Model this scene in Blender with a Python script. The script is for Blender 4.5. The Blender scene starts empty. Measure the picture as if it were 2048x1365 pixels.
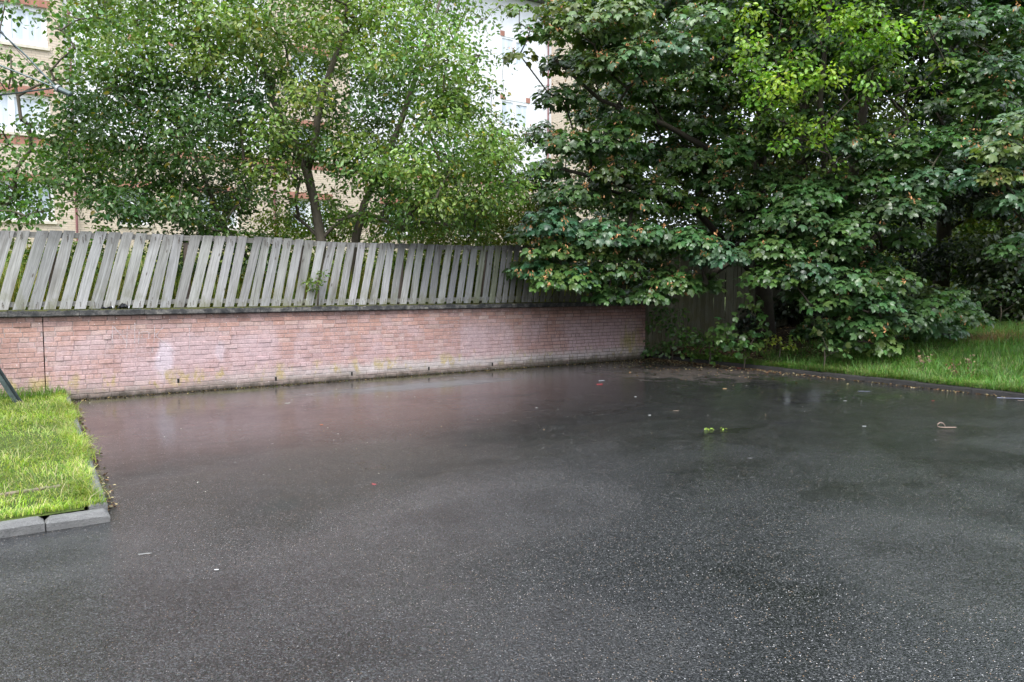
import bpy, math, random
import numpy as np
from mathutils import Vector, Matrix

R = np.random.default_rng(7)
random.seed(7)
SC = bpy.context.scene
COL = SC.collection
# ------------------------------------------------------------------ camera model
FPX, CX, CY, H = 1550.0, 1024.0, 682.5, 1.75
TH = math.atan(111.5 / FPX)
def ray(px, py):
    a, b = (px - CX) / FPX, (py - CY) / FPX
    return Vector((a, math.cos(TH) - b * math.sin(TH), -math.sin(TH) - b * math.cos(TH)))
CAM = Vector((0, 0, H))
def ground(px, py, z=0.0):
    d = ray(px, py); return CAM + d * ((z - H) / d.z)
def at(px, py, Y):
    d = ray(px, py); return CAM + d * (Y / d.y)
W0 = ground(150, 800); W1 = ground(1290, 718)
U = (W1 - W0).normalized(); WL = (W1 - W0).length
T = Vector((-U.y, U.x, 0))
ANG = math.atan2(U.y, U.x)
def S(s, t, z=0.0):
    return W0 + U * s + T * t + Vector((0, 0, z))
def st(p):
    d = p - W0; return d.dot(U), d.dot(T)
def wallpt(px, py, t=0.0):
    """photo point on the vertical plane at depth t behind the wall face -> (s, z)"""
    d = ray(px, py); k = (t - (CAM - W0).dot(T)) / d.dot(T)
    p = CAM + d * k; return (p - W0).dot(U), p.z
FRAME = Matrix.Translation(W0) @ Matrix.Rotation(ANG, 4, 'Z')

# ------------------------------------------------------------------ object helpers
def tag(o, label=None, cat=None, group=None, kind=None):
    if label: o['label'] = label
    if cat: o['category'] = cat
    if group: o['group'] = group
    if kind: o['kind'] = kind
    return o
def empty(name, loc=(0, 0, 0), rz=0.0):
    o = bpy.data.objects.new(name, None); COL.objects.link(o)
    o.location = loc; o.rotation_euler = (0, 0, rz); o.empty_display_size = .2
    return o
def link(name, me, mat, parent=None, mw=None):
    o = bpy.data.objects.new(name, me); COL.objects.link(o)
    if mat: me.materials.append(mat)
    if mw is not None:
        o.matrix_world = mw
    if parent:
        o.parent = parent
    return o

class MB:
    """mesh buffer: lists of verts / faces with uv and tint per vertex"""
    def __init__(s): s.v = []; s.f = []; s.uv = []; s.c = []
    def add(s, vs, fs, col=(1, 1, 1), uv=None):
        b = len(s.v); s.v += [tuple(v) for v in vs]
        s.f += [tuple(i + b for i in f) for f in fs]
        s.c += [tuple(col[:3]) + (1,)] * len(vs)
        s.uv += list(uv) if uv is not None else [(v[0], v[2]) for v in vs]
    def box(s, lo, hi, col=(1, 1, 1)):
        (x0, y0, z0), (x1, y1, z1) = lo, hi
        s.add([(x0,y0,z0),(x1,y0,z0),(x1,y1,z0),(x0,y1,z0),(x0,y0,z1),(x1,y0,z1),(x1,y1,z1),(x0,y1,z1)],
              [(0,3,2,1),(4,5,6,7),(0,1,5,4),(1,2,6,5),(2,3,7,6),(3,0,4,7)], col)
    def rbox(s, lo, hi, b=.01, j=0.0, col=(1,1,1)):
        """box with chamfered front/top edges and a little jitter"""
        (x0, y0, z0), (x1, y1, z1) = lo, hi
        def rect(xa, ya, za, xb, zb): pass
        J = lambda: random.uniform(-j, j)
        vs = []
        for (z, ins) in ((z0, b), (z0 + b, 0), (z1 - b, 0), (z1, b)):
            for (x, y) in ((x0, y0), (x1, y0), (x1, y1), (x0, y1)):
                xx = x + (ins if x == x0 else -ins); yy = y + (ins if y == y0 else -ins)
                vs.append((xx + J(), yy + J(), z + J()))
        fs = [(0,3,2,1), (12,13,14,15)]
        for k in range(3):
            for i in range(4):
                a = k*4+i; c = k*4+(i+1)%4
                fs.append((a, c, c+4, a+4))
        s.add(vs, fs, col)
    def tube(s, pts, rad, n=6, col=(1,1,1), cap=True):
        pts = [Vector(p) for p in pts]
        if not hasattr(rad, '__len__'): rad = [rad]*len(pts)
        vs = []; ref = None
        for i, p in enumerate(pts):
            d = (pts[min(i+1,len(pts)-1)] - pts[max(i-1,0)])
            if d.length < 1e-9: d = Vector((0,0,1))
            d.normalize()
            if ref is None or abs(ref.dot(d)) > .98:
                ref = Vector((1,0,0)) if abs(d.x) < .8 else Vector((0,1,0))
            a = d.cross(ref).normalized(); b = d.cross(a); ref = -b if False else a.cross(d)
            for k in range(n):
                w = 2*math.pi*k/n
                vs.append(p + (a*math.cos(w) + b*math.sin(w))*rad[i])
        fs = []
        for i in range(len(pts)-1):
            for k in range(n):
                k2 = (k+1)%n
                fs.append((i*n+k, (i+1)*n+k, (i+1)*n+k2, i*n+k2))
        if cap:
            fs.append(tuple(range(n))); fs.append(tuple((len(pts)-1)*n + k for k in reversed(range(n))))
        L = [0]
        for i in range(1, len(pts)): L.append(L[-1] + (pts[i]-pts[i-1]).length)
        uv = [(k/n*.3, L[i]) for i in range(len(pts)) for k in range(n)]
        s.add(vs, fs, col, uv)
    def mesh(s, name, smooth=False):
        me = bpy.data.meshes.new(name); me.from_pydata(s.v, [], s.f)
        ca = me.color_attributes.new('tint', 'FLOAT_COLOR', 'POINT')
        ca.data.foreach_set('color', np.array(s.c, np.float32).ravel())
        ul = me.uv_layers.new(name='UVMap')
        idx = np.empty(len(me.loops), np.int32); me.loops.foreach_get('vertex_index', idx)
        ul.data.foreach_set('uv', np.array(s.uv, np.float32)[idx].ravel())
        if smooth: me.polygons.foreach_set('use_smooth', [True]*len(me.polygons))
        me.update(); return me
    def build(s, name, mat, parent=None, mw=None, smooth=False):
        return link(name, s.mesh(name, smooth), mat, parent, mw)

def npmesh(name, V, F, C=None, smooth=False):
    """V (N,k,3) instances of a template with faces F (list of index tuples), colour C (N,3)"""
    n, k, _ = V.shape
    me = bpy.data.meshes.new(name)
    me.vertices.add(n*k); me.vertices.foreach_set('co', V.astype(np.float32).ravel())
    ls = np.array([len(f) for f in F]); fl = np.concatenate([np.array(f) for f in F])
    idx = (fl[None, :] + (np.arange(n)*k)[:, None]).ravel().astype(np.int32)
    tot = np.tile(ls, n).astype(np.int32); start = np.concatenate([[0], np.cumsum(tot)[:-1]]).astype(np.int32)
    me.loops.add(len(idx)); me.loops.foreach_set('vertex_index', idx)
    me.polygons.add(len(tot)); me.polygons.foreach_set('loop_start', start)
    try: me.polygons.foreach_set('loop_total', tot)
    except Exception: pass
    if smooth: me.polygons.foreach_set('use_smooth', np.ones(len(tot), bool))
    me.update(calc_edges=True)
    if C is not None:
        ca = me.color_attributes.new('tint', 'FLOAT_COLOR', 'POINT')
        C4 = np.concatenate([np.clip(C, 0, 1), np.ones((n, 1))], 1)
        ca.data.foreach_set('color', np.repeat(C4, k, 0).astype(np.float32).ravel())
    return me

# ------------------------------------------------------------------ materials
class NM:
    def __init__(s, name, disp=False):
        s.m = bpy.data.materials.new(name); s.m.use_nodes = True
        s.t = s.m.node_tree; s.t.nodes.clear()
        s.out = s.n('ShaderNodeOutputMaterial')
    def n(s, typ, **kw):
        x = s.t.nodes.new(typ)
        for k, v in kw.items():
            if k in x.inputs.keys() if isinstance(k, str) else False: pass
            setattr(x, k, v)
        return x
    def l(s, a, b): s.t.links.new(a, b)
    def put(s, sock, v):
        if hasattr(v, 'is_output'): s.l(v, sock)
        elif isinstance(v, (tuple, list)):
            if len(v) == 3 and sock.type == 'RGBA': v = tuple(v) + (1,)
            sock.default_value = v
        elif sock.type == 'RGBA': sock.default_value = (v, v, v, 1)
        else: sock.default_value = v
    def coord(s, which='Object'):
        return s.n('ShaderNodeTexCoord').outputs[which]
    def map(s, v, scale=(1,1,1), loc=(0,0,0)):
        x = s.n('ShaderNodeMapping'); s.l(v, x.inputs[0]); x.inputs['Scale'].default_value = scale; x.inputs['Location'].default_value = loc
        return x.outputs[0]
    def noise(s, v, scale=5, detail=4, rough=.55, out=0):
        x = s.n('ShaderNodeTexNoise'); s.l(v, x.inputs['Vector']); x.inputs['Scale'].default_value = scale
        x.inputs['Detail'].default_value = detail; x.inputs['Roughness'].default_value = rough
        return x.outputs[out]
    def voro(s, v, scale=5, feature='F1'):
        x = s.n('ShaderNodeTexVoronoi', feature=feature); s.l(v, x.inputs['Vector']); x.inputs['Scale'].default_value = scale
        return x
    def math(s, op, a, b=0.0, c=0.0, clamp=False):
        x = s.n('ShaderNodeMath', operation=op); x.use_clamp = clamp
        s.put(x.inputs[0], a); s.put(x.inputs[1], b); s.put(x.inputs[2], c); return x.outputs[0]
    def rng(s, v, a, b, c=0.0, d=1.0, smooth=False):
        x = s.n('ShaderNodeMapRange'); x.interpolation_type = 'SMOOTHSTEP' if smooth else 'LINEAR'
        s.put(x.inputs[0], v)
        for i, q in enumerate((a, b, c, d)): s.put(x.inputs[1+i], q)
        return x.outputs[0]
    def mix(s, f, a, b, blend='MIX'):
        x = s.n('ShaderNodeMix', data_type='RGBA', blend_type=blend)
        s.put(x.inputs[0], f); s.put(x.inputs[6], a); s.put(x.inputs[7], b); return x.outputs[2]
    def ramp(s, v, stops):
        x = s.n('ShaderNodeValToRGB'); s.put(x.inputs[0], v); e = x.color_ramp.elements
        e[0].position, e[0].color = stops[0][0], tuple(stops[0][1]) + (1,)
        e[1].position, e[1].color = stops[-1][0], tuple(stops[-1][1]) + (1,)
        for p, c in stops[1:-1]:
            q = e.new(p); q.color = tuple(c) + (1,)
        return x.outputs[0]
    def sep(s, v):
        x = s.n('ShaderNodeSeparateXYZ'); s.l(v, x.inputs[0]); return x.outputs
    def attr(s, name='tint'):
        x = s.n('ShaderNodeAttribute'); x.attribute_name = name; return x.outputs['Color']
    def bump(s, h, dist=.01, strength=1.0, normal=None):
        x = s.n('ShaderNodeBump'); s.put(x.inputs['Height'], h); x.inputs['Distance'].default_value = dist
        x.inputs['Strength'].default_value = strength
        if normal is not None: s.l(normal, x.inputs['Normal'])
        return x.outputs[0]
    def prin(s, base, rough=.6, metal=0.0, spec=.5, normal=None, **kw):
        x = s.n('ShaderNodeBsdfPrincipled'); s.put(x.inputs['Base Color'], base); s.put(x.inputs['Roughness'], rough)
        s.put(x.inputs['Metallic'], metal); s.put(x.inputs['Specular IOR Level'], spec)
        if normal is not None: s.l(normal, x.inputs['Normal'])
        for k, v in kw.items(): s.put(x.inputs[k.replace('_', ' ')], v)
        return x
    def end(s, shader):
        s.l(shader.outputs[0] if hasattr(shader, 'outputs') else shader, s.out.inputs[0]); return s.m

def simple(name, col, rough=.6, metal=0., nscale=20, var=.25, bump=0.0, spec=.5):
    m = NM(name); c = m.coord(); n = m.noise(c, nscale, 5)
    f = m.rng(n, .3, .7, 1-var, 1+var)
    mul = m.mix(1.0, col, m.n('ShaderNodeCombineColor').outputs[0]) if False else None
    x = m.n('ShaderNodeHueSaturation'); m.put(x.inputs['Color'], col); m.l(f, x.inputs['Value'])
    nm = m.bump(n, bump) if bump else None
    return m.end(m.prin(x.outputs[0], rough, metal, spec, nm))

def leaf_mat(name, rough=.38, trans=.3, spec=.5):
    m = NM(name); t = m.attr()
    c = m.coord(); n = m.noise(c, 9, 2)
    x = m.n('ShaderNodeHueSaturation'); m.l(t, x.inputs['Color']); m.l(m.rng(n, .3, .7, .8, 1.2), x.inputs['Value'])
    p = m.prin(x.outputs[0], rough, 0, spec)
    tr = m.n('ShaderNodeBsdfTranslucent')
    m.l(m.mix(1.0, x.outputs[0], (1.35, 1.5, .5), 'MULTIPLY'), tr.inputs[0])
    mx = m.n('ShaderNodeMixShader'); mx.inputs[0].default_value = trans
    m.l(p.outputs[0], mx.inputs[1]); m.l(tr.outputs[0], mx.inputs[2])
    return m.end(mx)
M_LEAF = leaf_mat('sallow_leaf', .38, .32, .55)
M_SYC = leaf_mat('wet_sycamore_leaf', .32, .28, .5)
M_GRASS = leaf_mat('grass_blade', .5, .35, .4)
M_SEED = leaf_mat('dry_seed', .8, .1, .2)

def bark_mat(name, a, b):
    m = NM(name); c = m.coord('UV'); n = m.noise(m.map(c, (40, 7, 1)), 1.0, 6); g = m.noise(m.coord(), 3, 3)
    col = m.mix(n, a, b); col = m.mix(m.rng(g, .5, .75, 0, .5), col, (.07, .08, .035))
    return m.end(m.prin(col, .85, 0, .3, m.bump(n, .01)))
M_BARK = bark_mat('sallow_bark', (.07, .055, .04), (.19, .16, .12))
M_DBARK = bark_mat('dark_wet_bark', (.02, .017, .013), (.07, .055, .04))

def asphalt_mat():
    m = NM('wet_asphalt'); c = m.coord(); x, y, z = m.sep(c)
    big = m.noise(m.map(c, (.35, .5, 1)), 1.0, 5, .6)
    mid = m.noise(c, 2.3, 5, .6)
    v = m.voro(c, 135); v2 = m.voro(c, 60)
    r1 = m.sep(v.outputs['Color'])
    grain = m.math('SUBTRACT', 1.0, m.rng(v.outputs['Distance'], 0, .62))
    base = m.ramp(m.math('ADD', m.math('MULTIPLY', r1[0], .75), m.math('MULTIPLY', mid, .25)),
                  [(0, (.002, .002, .0022)), (.5, (.006, .0062, .0065)), (.68, (.022, .0225, .023)), (1, (.095, .095, .093))])
    # pale chips
    chip = m.math('MULTIPLY', m.math('GREATER_THAN', r1[1], .945), m.math('LESS_THAN', v.outputs['Distance'], .42))
    chipc = m.ramp(r1[2], [(0, (.24, .24, .25)), (.6, (.32, .29, .25)), (.8, (.34, .20, .09)), (1, (.55, .55, .55))])
    base = m.mix(chip, base, chipc)
    r2 = m.sep(v2.outputs['Color'])
    chip2 = m.math('MULTIPLY', m.math('GREATER_THAN', r2[1], .995), m.math('LESS_THAN', v2.outputs['Distance'], .22))
    base = m.mix(chip2, base, (.40, .38, .34))
    wet = m.rng(big, .35, .65, 0, 1, True)
    def ell(cs, ct, rs, rt, soft=.6, nz=.35):
        dx = m.math('DIVIDE', m.math('SUBTRACT', x, cs), rs); dy = m.math('DIVIDE', m.math('SUBTRACT', y, ct), rt)
        d = m.math('SQRT', m.math('ADD', m.math('MULTIPLY', dx, dx), m.math('MULTIPLY', dy, dy)))
        d = m.math('ADD', d, m.math('MULTIPLY', m.math('SUBTRACT', mid, .5), nz*3))
        return m.rng(d, 1-soft*.5, 1+soft*.5, 1, 0, True)
    def at_px(px, py): return st(ground(px, py))
    rough = m.rng(mid, .3, .7, .15, .26)
    rough = m.math('ADD', rough, m.math('MULTIPLY', wet, .08))
    film = m.rng(m.math('ADD', y, m.math('MULTIPLY', m.math('SUBTRACT', big, .5), 6)), -9.5, -4.5, 1.0, .13, True)
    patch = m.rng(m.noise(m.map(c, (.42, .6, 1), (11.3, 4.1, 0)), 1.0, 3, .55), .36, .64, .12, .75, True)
    # sky sheen put in by raised coat and bump inside set ellipses
    sheen_bias = None
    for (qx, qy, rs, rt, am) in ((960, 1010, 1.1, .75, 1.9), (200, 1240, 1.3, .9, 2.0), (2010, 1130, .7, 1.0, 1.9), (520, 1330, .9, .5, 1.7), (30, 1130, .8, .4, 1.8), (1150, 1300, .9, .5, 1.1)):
        a, b = at_px(qx, qy); e = m.math('MULTIPLY', ell(a, b, rs, rt, 1.5, .5), am); sheen_bias = e if sheen_bias is None else m.math('MAXIMUM', sheen_bias, e)
    patch = m.math('ADD', patch, sheen_bias)
    a, b = at_px(845, 772); pm = ell(a, b, 1.5, .36, .9)  # dusty paler patch in front of the wall
    base = m.mix(m.math('MULTIPLY', pm, .75), base, (.115, .125, .135))
    # silt and old leaf mould by the end of the wall
    a, b = at_px(1400, 742); sm = m.math('MULTIPLY', ell(a, b, 1.6, 1.3, 1.1, 1.3), m.rng(m.noise(c, 5.5, 5, .7), .36, .56, .25, 1, True))
    base = m.mix(m.math('MULTIPLY', sm, .7), base, m.mix(m.noise(c, 30, 4), (.035, .028, .024), (.13, .105, .09)))
    rough = m.mix(m.math('MULTIPLY', sm, .8), rough, .75)
    # mossy strip at the wall foot
    mo = m.math('MULTIPLY', m.rng(m.math('ABSOLUTE', m.math('ADD', y, .42)), .05, .3, 1, 0, True),
                m.rng(m.noise(m.map(c, (.55, 1.5, 1)), 1.0, 4), .47, .6, 0, 1, True))
    base = m.mix(m.math('MULTIPLY', mo, .7), base, m.mix(mid, (.035, .045, .01), (.12, .11, .03)))
    rough = m.mix(mo, rough, .7)
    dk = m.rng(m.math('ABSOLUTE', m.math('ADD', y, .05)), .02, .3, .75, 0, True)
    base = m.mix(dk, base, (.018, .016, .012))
    # damp grooves
    a, b = at_px(1450, 863); g1 = ell(a, b, .6, .13, 1.3, 1.0)
    a, b = at_px(300, 1208); g2 = m.math('MULTIPLY', ell(a, b, .15, .07, 1.5, .9), .0)
    gg = m.math('MAXIMUM', g1, g2)
    base = m.mix(m.math('MULTIPLY', gg, .8), base, (.013, .013, .011))
    rough = m.mix(gg, rough, .16)
    hgt = m.math('ADD', m.math('MULTIPLY', grain, 1.0), m.math('MULTIPLY', m.rng(v2.outputs['Distance'], 0, .6, 1, 0), .5))
    damp = m.math('SUBTRACT', 1.0, m.math('MULTIPLY', gg, .85))
    nb = m.n('ShaderNodeBump'); m.l(hgt, nb.inputs['Height']); nb.inputs['Distance'].default_value = .0055
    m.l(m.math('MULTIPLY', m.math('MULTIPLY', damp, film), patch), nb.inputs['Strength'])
    nb2 = m.bump(m.noise(c, .9, 1), .012, .3, nb.outputs[0])
    cb_ = m.n('ShaderNodeBump'); m.l(hgt, cb_.inputs['Height']); cb_.inputs['Distance'].default_value = .006
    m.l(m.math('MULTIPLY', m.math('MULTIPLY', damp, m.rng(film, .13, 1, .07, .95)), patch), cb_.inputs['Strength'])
    cb2 = m.bump(m.noise(c, .9, 1), .010, .3, cb_.outputs[0])
    p = m.prin(base, m.math('ADD', rough, .1), 0, .12, nb2)
    sil = m.math('SUBTRACT', 1.0, m.math('MAXIMUM', m.math('MULTIPLY', sm, .9), m.math('MULTIPLY', pm, .6)))
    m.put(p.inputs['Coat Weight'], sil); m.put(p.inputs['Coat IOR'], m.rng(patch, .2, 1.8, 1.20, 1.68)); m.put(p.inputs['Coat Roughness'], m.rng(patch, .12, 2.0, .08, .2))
    m.l(cb2, p.inputs['Coat Normal'])
    return m.end(p)
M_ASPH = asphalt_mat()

def stone_overlay(m, c, col, amt=1.0):
    """stains and tree shade shared by brick faces and mortar; local x along the wall, z height"""
    x, y, z = m.sep(c)
    n1 = m.noise(m.map(c, (.9, 1, .55)), 1.3, 5, .6)
    n2 = m.noise(m.map(c, (2.2, 1, 1.4), (7, 0, 3)), 1.6, 5, .65)
    fine = m.noise(c, 38, 4, .7)
    # white salt bloom across the middle
    win = m.math('MULTIPLY', m.rng(z, .1, .4, 0, 1, True), m.rng(z, .75, 1.25, 1, 0, True))
    e = m.math('MULTIPLY', m.rng(m.math('ADD', n1, m.math('MULTIPLY', m.math('SUBTRACT', fine, .5), .25)), .38, .60, .1, 1.0, True), win)
    col = m.mix(m.math('MULTIPLY', e, .85), col, (.56, .42, .42))
    e0 = m.math('MULTIPLY', m.rng(z, .45, 1.15, .5, 0, True), m.rng(n2, .35, .6, .5, 1)); col = m.mix(m.math('MULTIPLY', e0, .7), col, (.50, .33, .33))
    # drips
    dr = m.noise(m.map(c, (6.5, 1, .35), (3, 0, 0)), 1.0, 4, .6)
    e2 = m.math('MULTIPLY', m.rng(dr, .56, .7, 0, .8, True), m.rng(z, .3, .9, 1, .25, True))
    e2 = m.math('MULTIPLY', e2, m.rng(x, 3, 8, .3, 1))
    col = m.mix(m.math('MULTIPLY', e2, .65), col, (.56, .48, .50))
    # pale patch below the scratched letters
    def ell(cs, cz, rs, rz, soft=.5):
        dx = m.math('DIVIDE', m.math('SUBTRACT', x, cs), rs); dy = m.math('DIVIDE', m.math('SUBTRACT', z, cz), rz)
        d = m.math('SQRT', m.math('ADD', m.math('MULTIPLY', dx, dx), m.math('MULTIPLY', dy, dy)))
        d = m.math('ADD', d, m.math('MULTIPLY', m.math('SUBTRACT', n2, .5), 1.8))
        return m.rng(d, 1-soft, 1+soft*.4, 1, 0, True)
    a, b = wallpt(328, 722); col = m.mix(m.math('MULTIPLY', ell(a, b, .16, .34), .8), col, (.62, .52, .55))
    a, b = wallpt(440, 700); col = m.mix(m.math('MULTIPLY', ell(a, b, .08, .2), .5), col, (.62, .52, .55))
    # whitish base band
    wb = m.math('MULTIPLY', m.rng(z, .06, .14, 0, 1, True), m.rng(m.math('ADD', z, m.math('MULTIPLY', n2, -.35)), .02, .22, 1, 0, True))
    wb = m.math('MULTIPLY', wb, m.rng(x, 1.5, 5, .25, .85))
    col = m.mix(m.math('MULTIPLY', wb, .8), col, (.54, .51, .49))
    # ochre algae
    oc = m.math('MULTIPLY', m.rng(n2, .52, .63, 0, 1, True), m.math('MULTIPLY', m.rng(z, .04, .12, 0, 1), m.rng(z, .25, .5, 1, 0, True)))
    col = m.mix(m.math('MULTIPLY', oc, .75), col, m.mix(fine, (.36, .25, .07), (.52, .42, .19)))
    oc2 = m.math('MULTIPLY', m.math('MULTIPLY', ell(WL-.5, .42, .38, .5, .9), m.rng(m.noise(m.map(c, (4, 1, 1.5)), 2.0, 5, .7), .4, .58, .15, 1, True)), .9)
    col = m.mix(oc2, col, m.mix(fine, (.30, .25, .05), (.42, .38, .2)))
    # grey dirt at foot
    gd = m.rng(m.math('ADD', z, m.math('MULTIPLY', m.math('SUBTRACT', n1, .5), .3)), .06, .2, .85, 0, True)
    gd = m.math('MULTIPLY', gd, m.rng(fine, .35, .6, .6, 1))
    col = m.mix(gd, col, m.mix(fine, (.13, .115, .085), (.34, .31, .27)))
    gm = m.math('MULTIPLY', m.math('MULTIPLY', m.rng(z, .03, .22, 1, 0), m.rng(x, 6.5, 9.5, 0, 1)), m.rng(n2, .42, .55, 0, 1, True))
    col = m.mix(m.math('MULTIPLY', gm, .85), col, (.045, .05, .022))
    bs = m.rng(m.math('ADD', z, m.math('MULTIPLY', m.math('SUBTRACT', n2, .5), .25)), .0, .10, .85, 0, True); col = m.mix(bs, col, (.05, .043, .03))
    # darker towards the top, under the coping
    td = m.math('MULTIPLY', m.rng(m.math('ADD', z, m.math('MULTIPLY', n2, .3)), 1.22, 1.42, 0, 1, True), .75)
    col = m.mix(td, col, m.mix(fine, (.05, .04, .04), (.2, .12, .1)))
    shade_algae = m.math('MULTIPLY', m.rng(x, 8.2, 11.5, 0, .55), m.rng(z, .3, 1.2, .0, 1))  # right end: shade under the tree put into the colour, with algae
    col = m.mix(m.math('MULTIPLY', shade_algae, m.rng(fine, .3, .6, .6, 1)), col, (.12, .055, .045))
    # chalky specks
    vv = m.voro(c, 26); sp = m.math('MULTIPLY', m.math('LESS_THAN', vv.outputs['Distance'], .16), m.math('GREATER_THAN', m.sep(vv.outputs['Color'])[0], .86))
    col = m.mix(m.math('MULTIPLY', sp, .7), col, (.72, .68, .66))
    return col, fine
def brick_mat():
    m = NM('red_brick'); c = m.coord(); t = m.attr()
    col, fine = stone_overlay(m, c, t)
    g = m.noise(c, 90, 3, .7)
    h = m.math('ADD', fine, m.math('MULTIPLY', g, .5))
    v = m.n('ShaderNodeHueSaturation'); m.l(col, v.inputs['Color']); mot = m.noise(c, 7, 5, .75); m.l(m.math('MULTIPLY', m.rng(h, .5, 1.0, .78, 1.2), m.rng(mot, .3, .7, .78, 1.2)), v.inputs['Value'])
    return m.end(m.prin(v.outputs[0], .82, 0, .3, m.bump(h, .006, .9)))
def mortar_mat():
    m = NM('old_mortar'); c = m.coord(); n = m.noise(c, 25, 5, .7)
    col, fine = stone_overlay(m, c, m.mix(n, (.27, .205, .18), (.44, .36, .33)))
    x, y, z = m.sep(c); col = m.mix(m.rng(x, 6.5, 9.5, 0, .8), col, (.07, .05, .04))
    return m.end(m.prin(col, .95, 0, .2, m.bump(n, .01)))
M_BRICK, M_MORTAR = brick_mat(), mortar_mat()

def wood_mat():
    m = NM('weathered_timber'); uv = m.coord('UV'); c = m.coord(); x, y, z = m.sep(c); t = m.attr()
    g = m.noise(m.map(uv, (55, 2.2, 1)), 1.0, 6, .65); g2 = m.noise(m.map(uv, (190, 5, 1)), 1.0, 3)
    k = m.voro(m.map(uv, (9, 3.2, 1)), 1.0)
    kn = m.math('MULTIPLY', m.rng(k.outputs['Distance'], .06, .14, 1, 0, True), m.math('GREATER_THAN', m.sep(k.outputs['Color'])[0], .45))
    col = m.ramp(g, [(.22, (.12, .115, .105)), (.42, (.33, .325, .31)), (.62, (.47, .46, .445)), (.8, (.56, .55, .53))])
    col = m.mix(1.0, col, t, 'MULTIPLY')
    col = m.mix(m.rng(g2, .58, .78, 0, .4), col, (.08, .07, .06))
    col = m.mix(m.math('MULTIPLY', kn, .8), col, (.075, .055, .04))
    st_ = m.noise(m.map(uv, (7, .9, 1), (3, 1, 0)), 1.0, 4, .6); col = m.mix(m.rng(st_, .5, .72, 0, .6, True), col, (.12, .105, .09))
    st2 = m.noise(m.map(uv, (22, .5, 1), (1, 8, 0)), 1.0, 4, .6); col = m.mix(m.rng(st2, .56, .7, 0, .55, True), col, (.50, .49, .47))
    n = m.noise(m.map(c, (3, 3, 2)), 1.5, 5, .65)
    al = m.math('MULTIPLY', m.rng(n, .45, .62, 0, .6, True), m.rng(z, 1.4, 1.75, 1, .12))
    col = m.mix(al, col, (.17, .17, .08))
    td = m.math('MULTIPLY', m.rng(z, 2.3, 2.6, 0, .7), m.rng(n, .35, .6, .25, 1))
    col = m.mix(td, col, (.07, .062, .055))
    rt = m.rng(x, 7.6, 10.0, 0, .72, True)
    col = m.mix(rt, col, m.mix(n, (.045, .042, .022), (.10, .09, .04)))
    return m.end(m.prin(col, .8, 0, .3, m.bump(g, .004)))
M_WOOD = wood_mat()

def coping_mat():
    m = NM('coping_concrete'); c = m.coord(); x, y, z = m.sep(c)
    n = m.noise(c, 7, 6, .7); f = m.noise(c, 60, 4, .7)
    col = m.ramp(n, [(.3, (.03, .03, .031)), (.48, (.07, .068, .066)), (.58, (.15, .14, .128)), (.7, (.26, .24, .21))])
    v = m.voro(m.map(c, (2.1, .2, 5)), 1.4); sp = m.math('MULTIPLY', m.math('LESS_THAN', v.outputs['Distance'], .13), m.math('GREATER_THAN', m.sep(v.outputs['Color'])[0], .5))
    col = m.mix(m.math('MULTIPLY', sp, .6), col, (.36, .33, .28))
    mo = m.math('MULTIPLY', m.rng(m.math('ADD', z, m.math('MULTIPLY', m.math('SUBTRACT', n, .5), .1)), 1.362, 1.378, 0, 1, True), .9)
    col = m.mix(mo, col, m.mix(f, (.03, .035, .006), (.12, .12, .02)))
    return m.end(m.prin(col, .85, 0, .3, m.bump(m.math('ADD', n, f), .01)))
M_COPE = coping_mat()

def soil_mat():
    m = NM('damp_soil'); c = m.coord(); n = m.noise(c, 6, 6, .7); f = m.noise(c, 45, 4)
    col = m.mix(n, (.018, .014, .009), (.07, .05, .03)); col = m.mix(m.rng(f, .55, .7, 0, .6), col, (.13, .09, .05))
    return m.end(m.prin(col, .95, 0, .2, m.bump(m.math('ADD', n, f), .03)))
M_SOIL = soil_mat()
def turf_mat():
    m = NM('turf_base'); c = m.coord(); n = m.noise(c, 3, 6, .7); f = m.noise(c, 60, 3)
    col = m.mix(m.rng(n, .3, .7), (.05, .085, .015), (.12, .16, .035)); col = m.mix(m.rng(f, .45, .7, 0, .6), col, (.04, .035, .015))
    return m.end(m.prin(col, .95, 0, .2, m.bump(m.math('ADD', n, f), .03)))
M_TURF = turf_mat()
def kerb_mat(dark):
    m = NM('kerb_concrete' if not dark else 'dirty_kerb'); c = m.coord(); n = m.noise(c, 9, 6, .7); f = m.noise(c, 120, 4, .7)
    a, b = ((.12, .12, .117), (.40, .39, .37)) if not dark else ((.02, .02, .02), (.065, .06, .055))
    col = m.mix(n, a, b); col = m.mix(m.rng(f, .5, .68, 0, .4), col, (.05, .05, .048))
    return m.end(m.prin(col, .7, 0, .4, m.bump(m.math('ADD', n, f), .03)))
M_KERB, M_DKERB = kerb_mat(False), kerb_mat(True)

def facade_mat():
    m = NM('cream_brick'); c = m.coord()
    x, y, z = m.sep(c)
    cc = m.n('ShaderNodeCombineXYZ'); m.l(x, cc.inputs[0]); m.l(z, cc.inputs[1])
    b = m.n('ShaderNodeTexBrick'); m.l(cc.outputs[0], b.inputs['Vector'])
    b.inputs['Color1'].default_value = (.66, .56, .44, 1); b.inputs['Color2'].default_value = (.61, .50, .385, 1)
    b.inputs['Mortar'].default_value = (.42, .35, .29, 1); b.inputs['Scale'].default_value = 1
    b.inputs['Brick Width'].default_value = .225; b.inputs['Row Height'].default_value = .075
    b.inputs['Mortar Size'].default_value = .006; b.inputs['Mortar Smooth'].default_value = .2
    n = m.noise(c, 1.2, 5)
    col = m.mix(m.rng(n, .4, .7, 0, .25), b.outputs['Color'], (.42, .33, .25))
    return m.end(m.prin(col, .85, 0, .3, m.bump(b.outputs['Fac'], -.004)))
M_CREAM = facade_mat()
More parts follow.
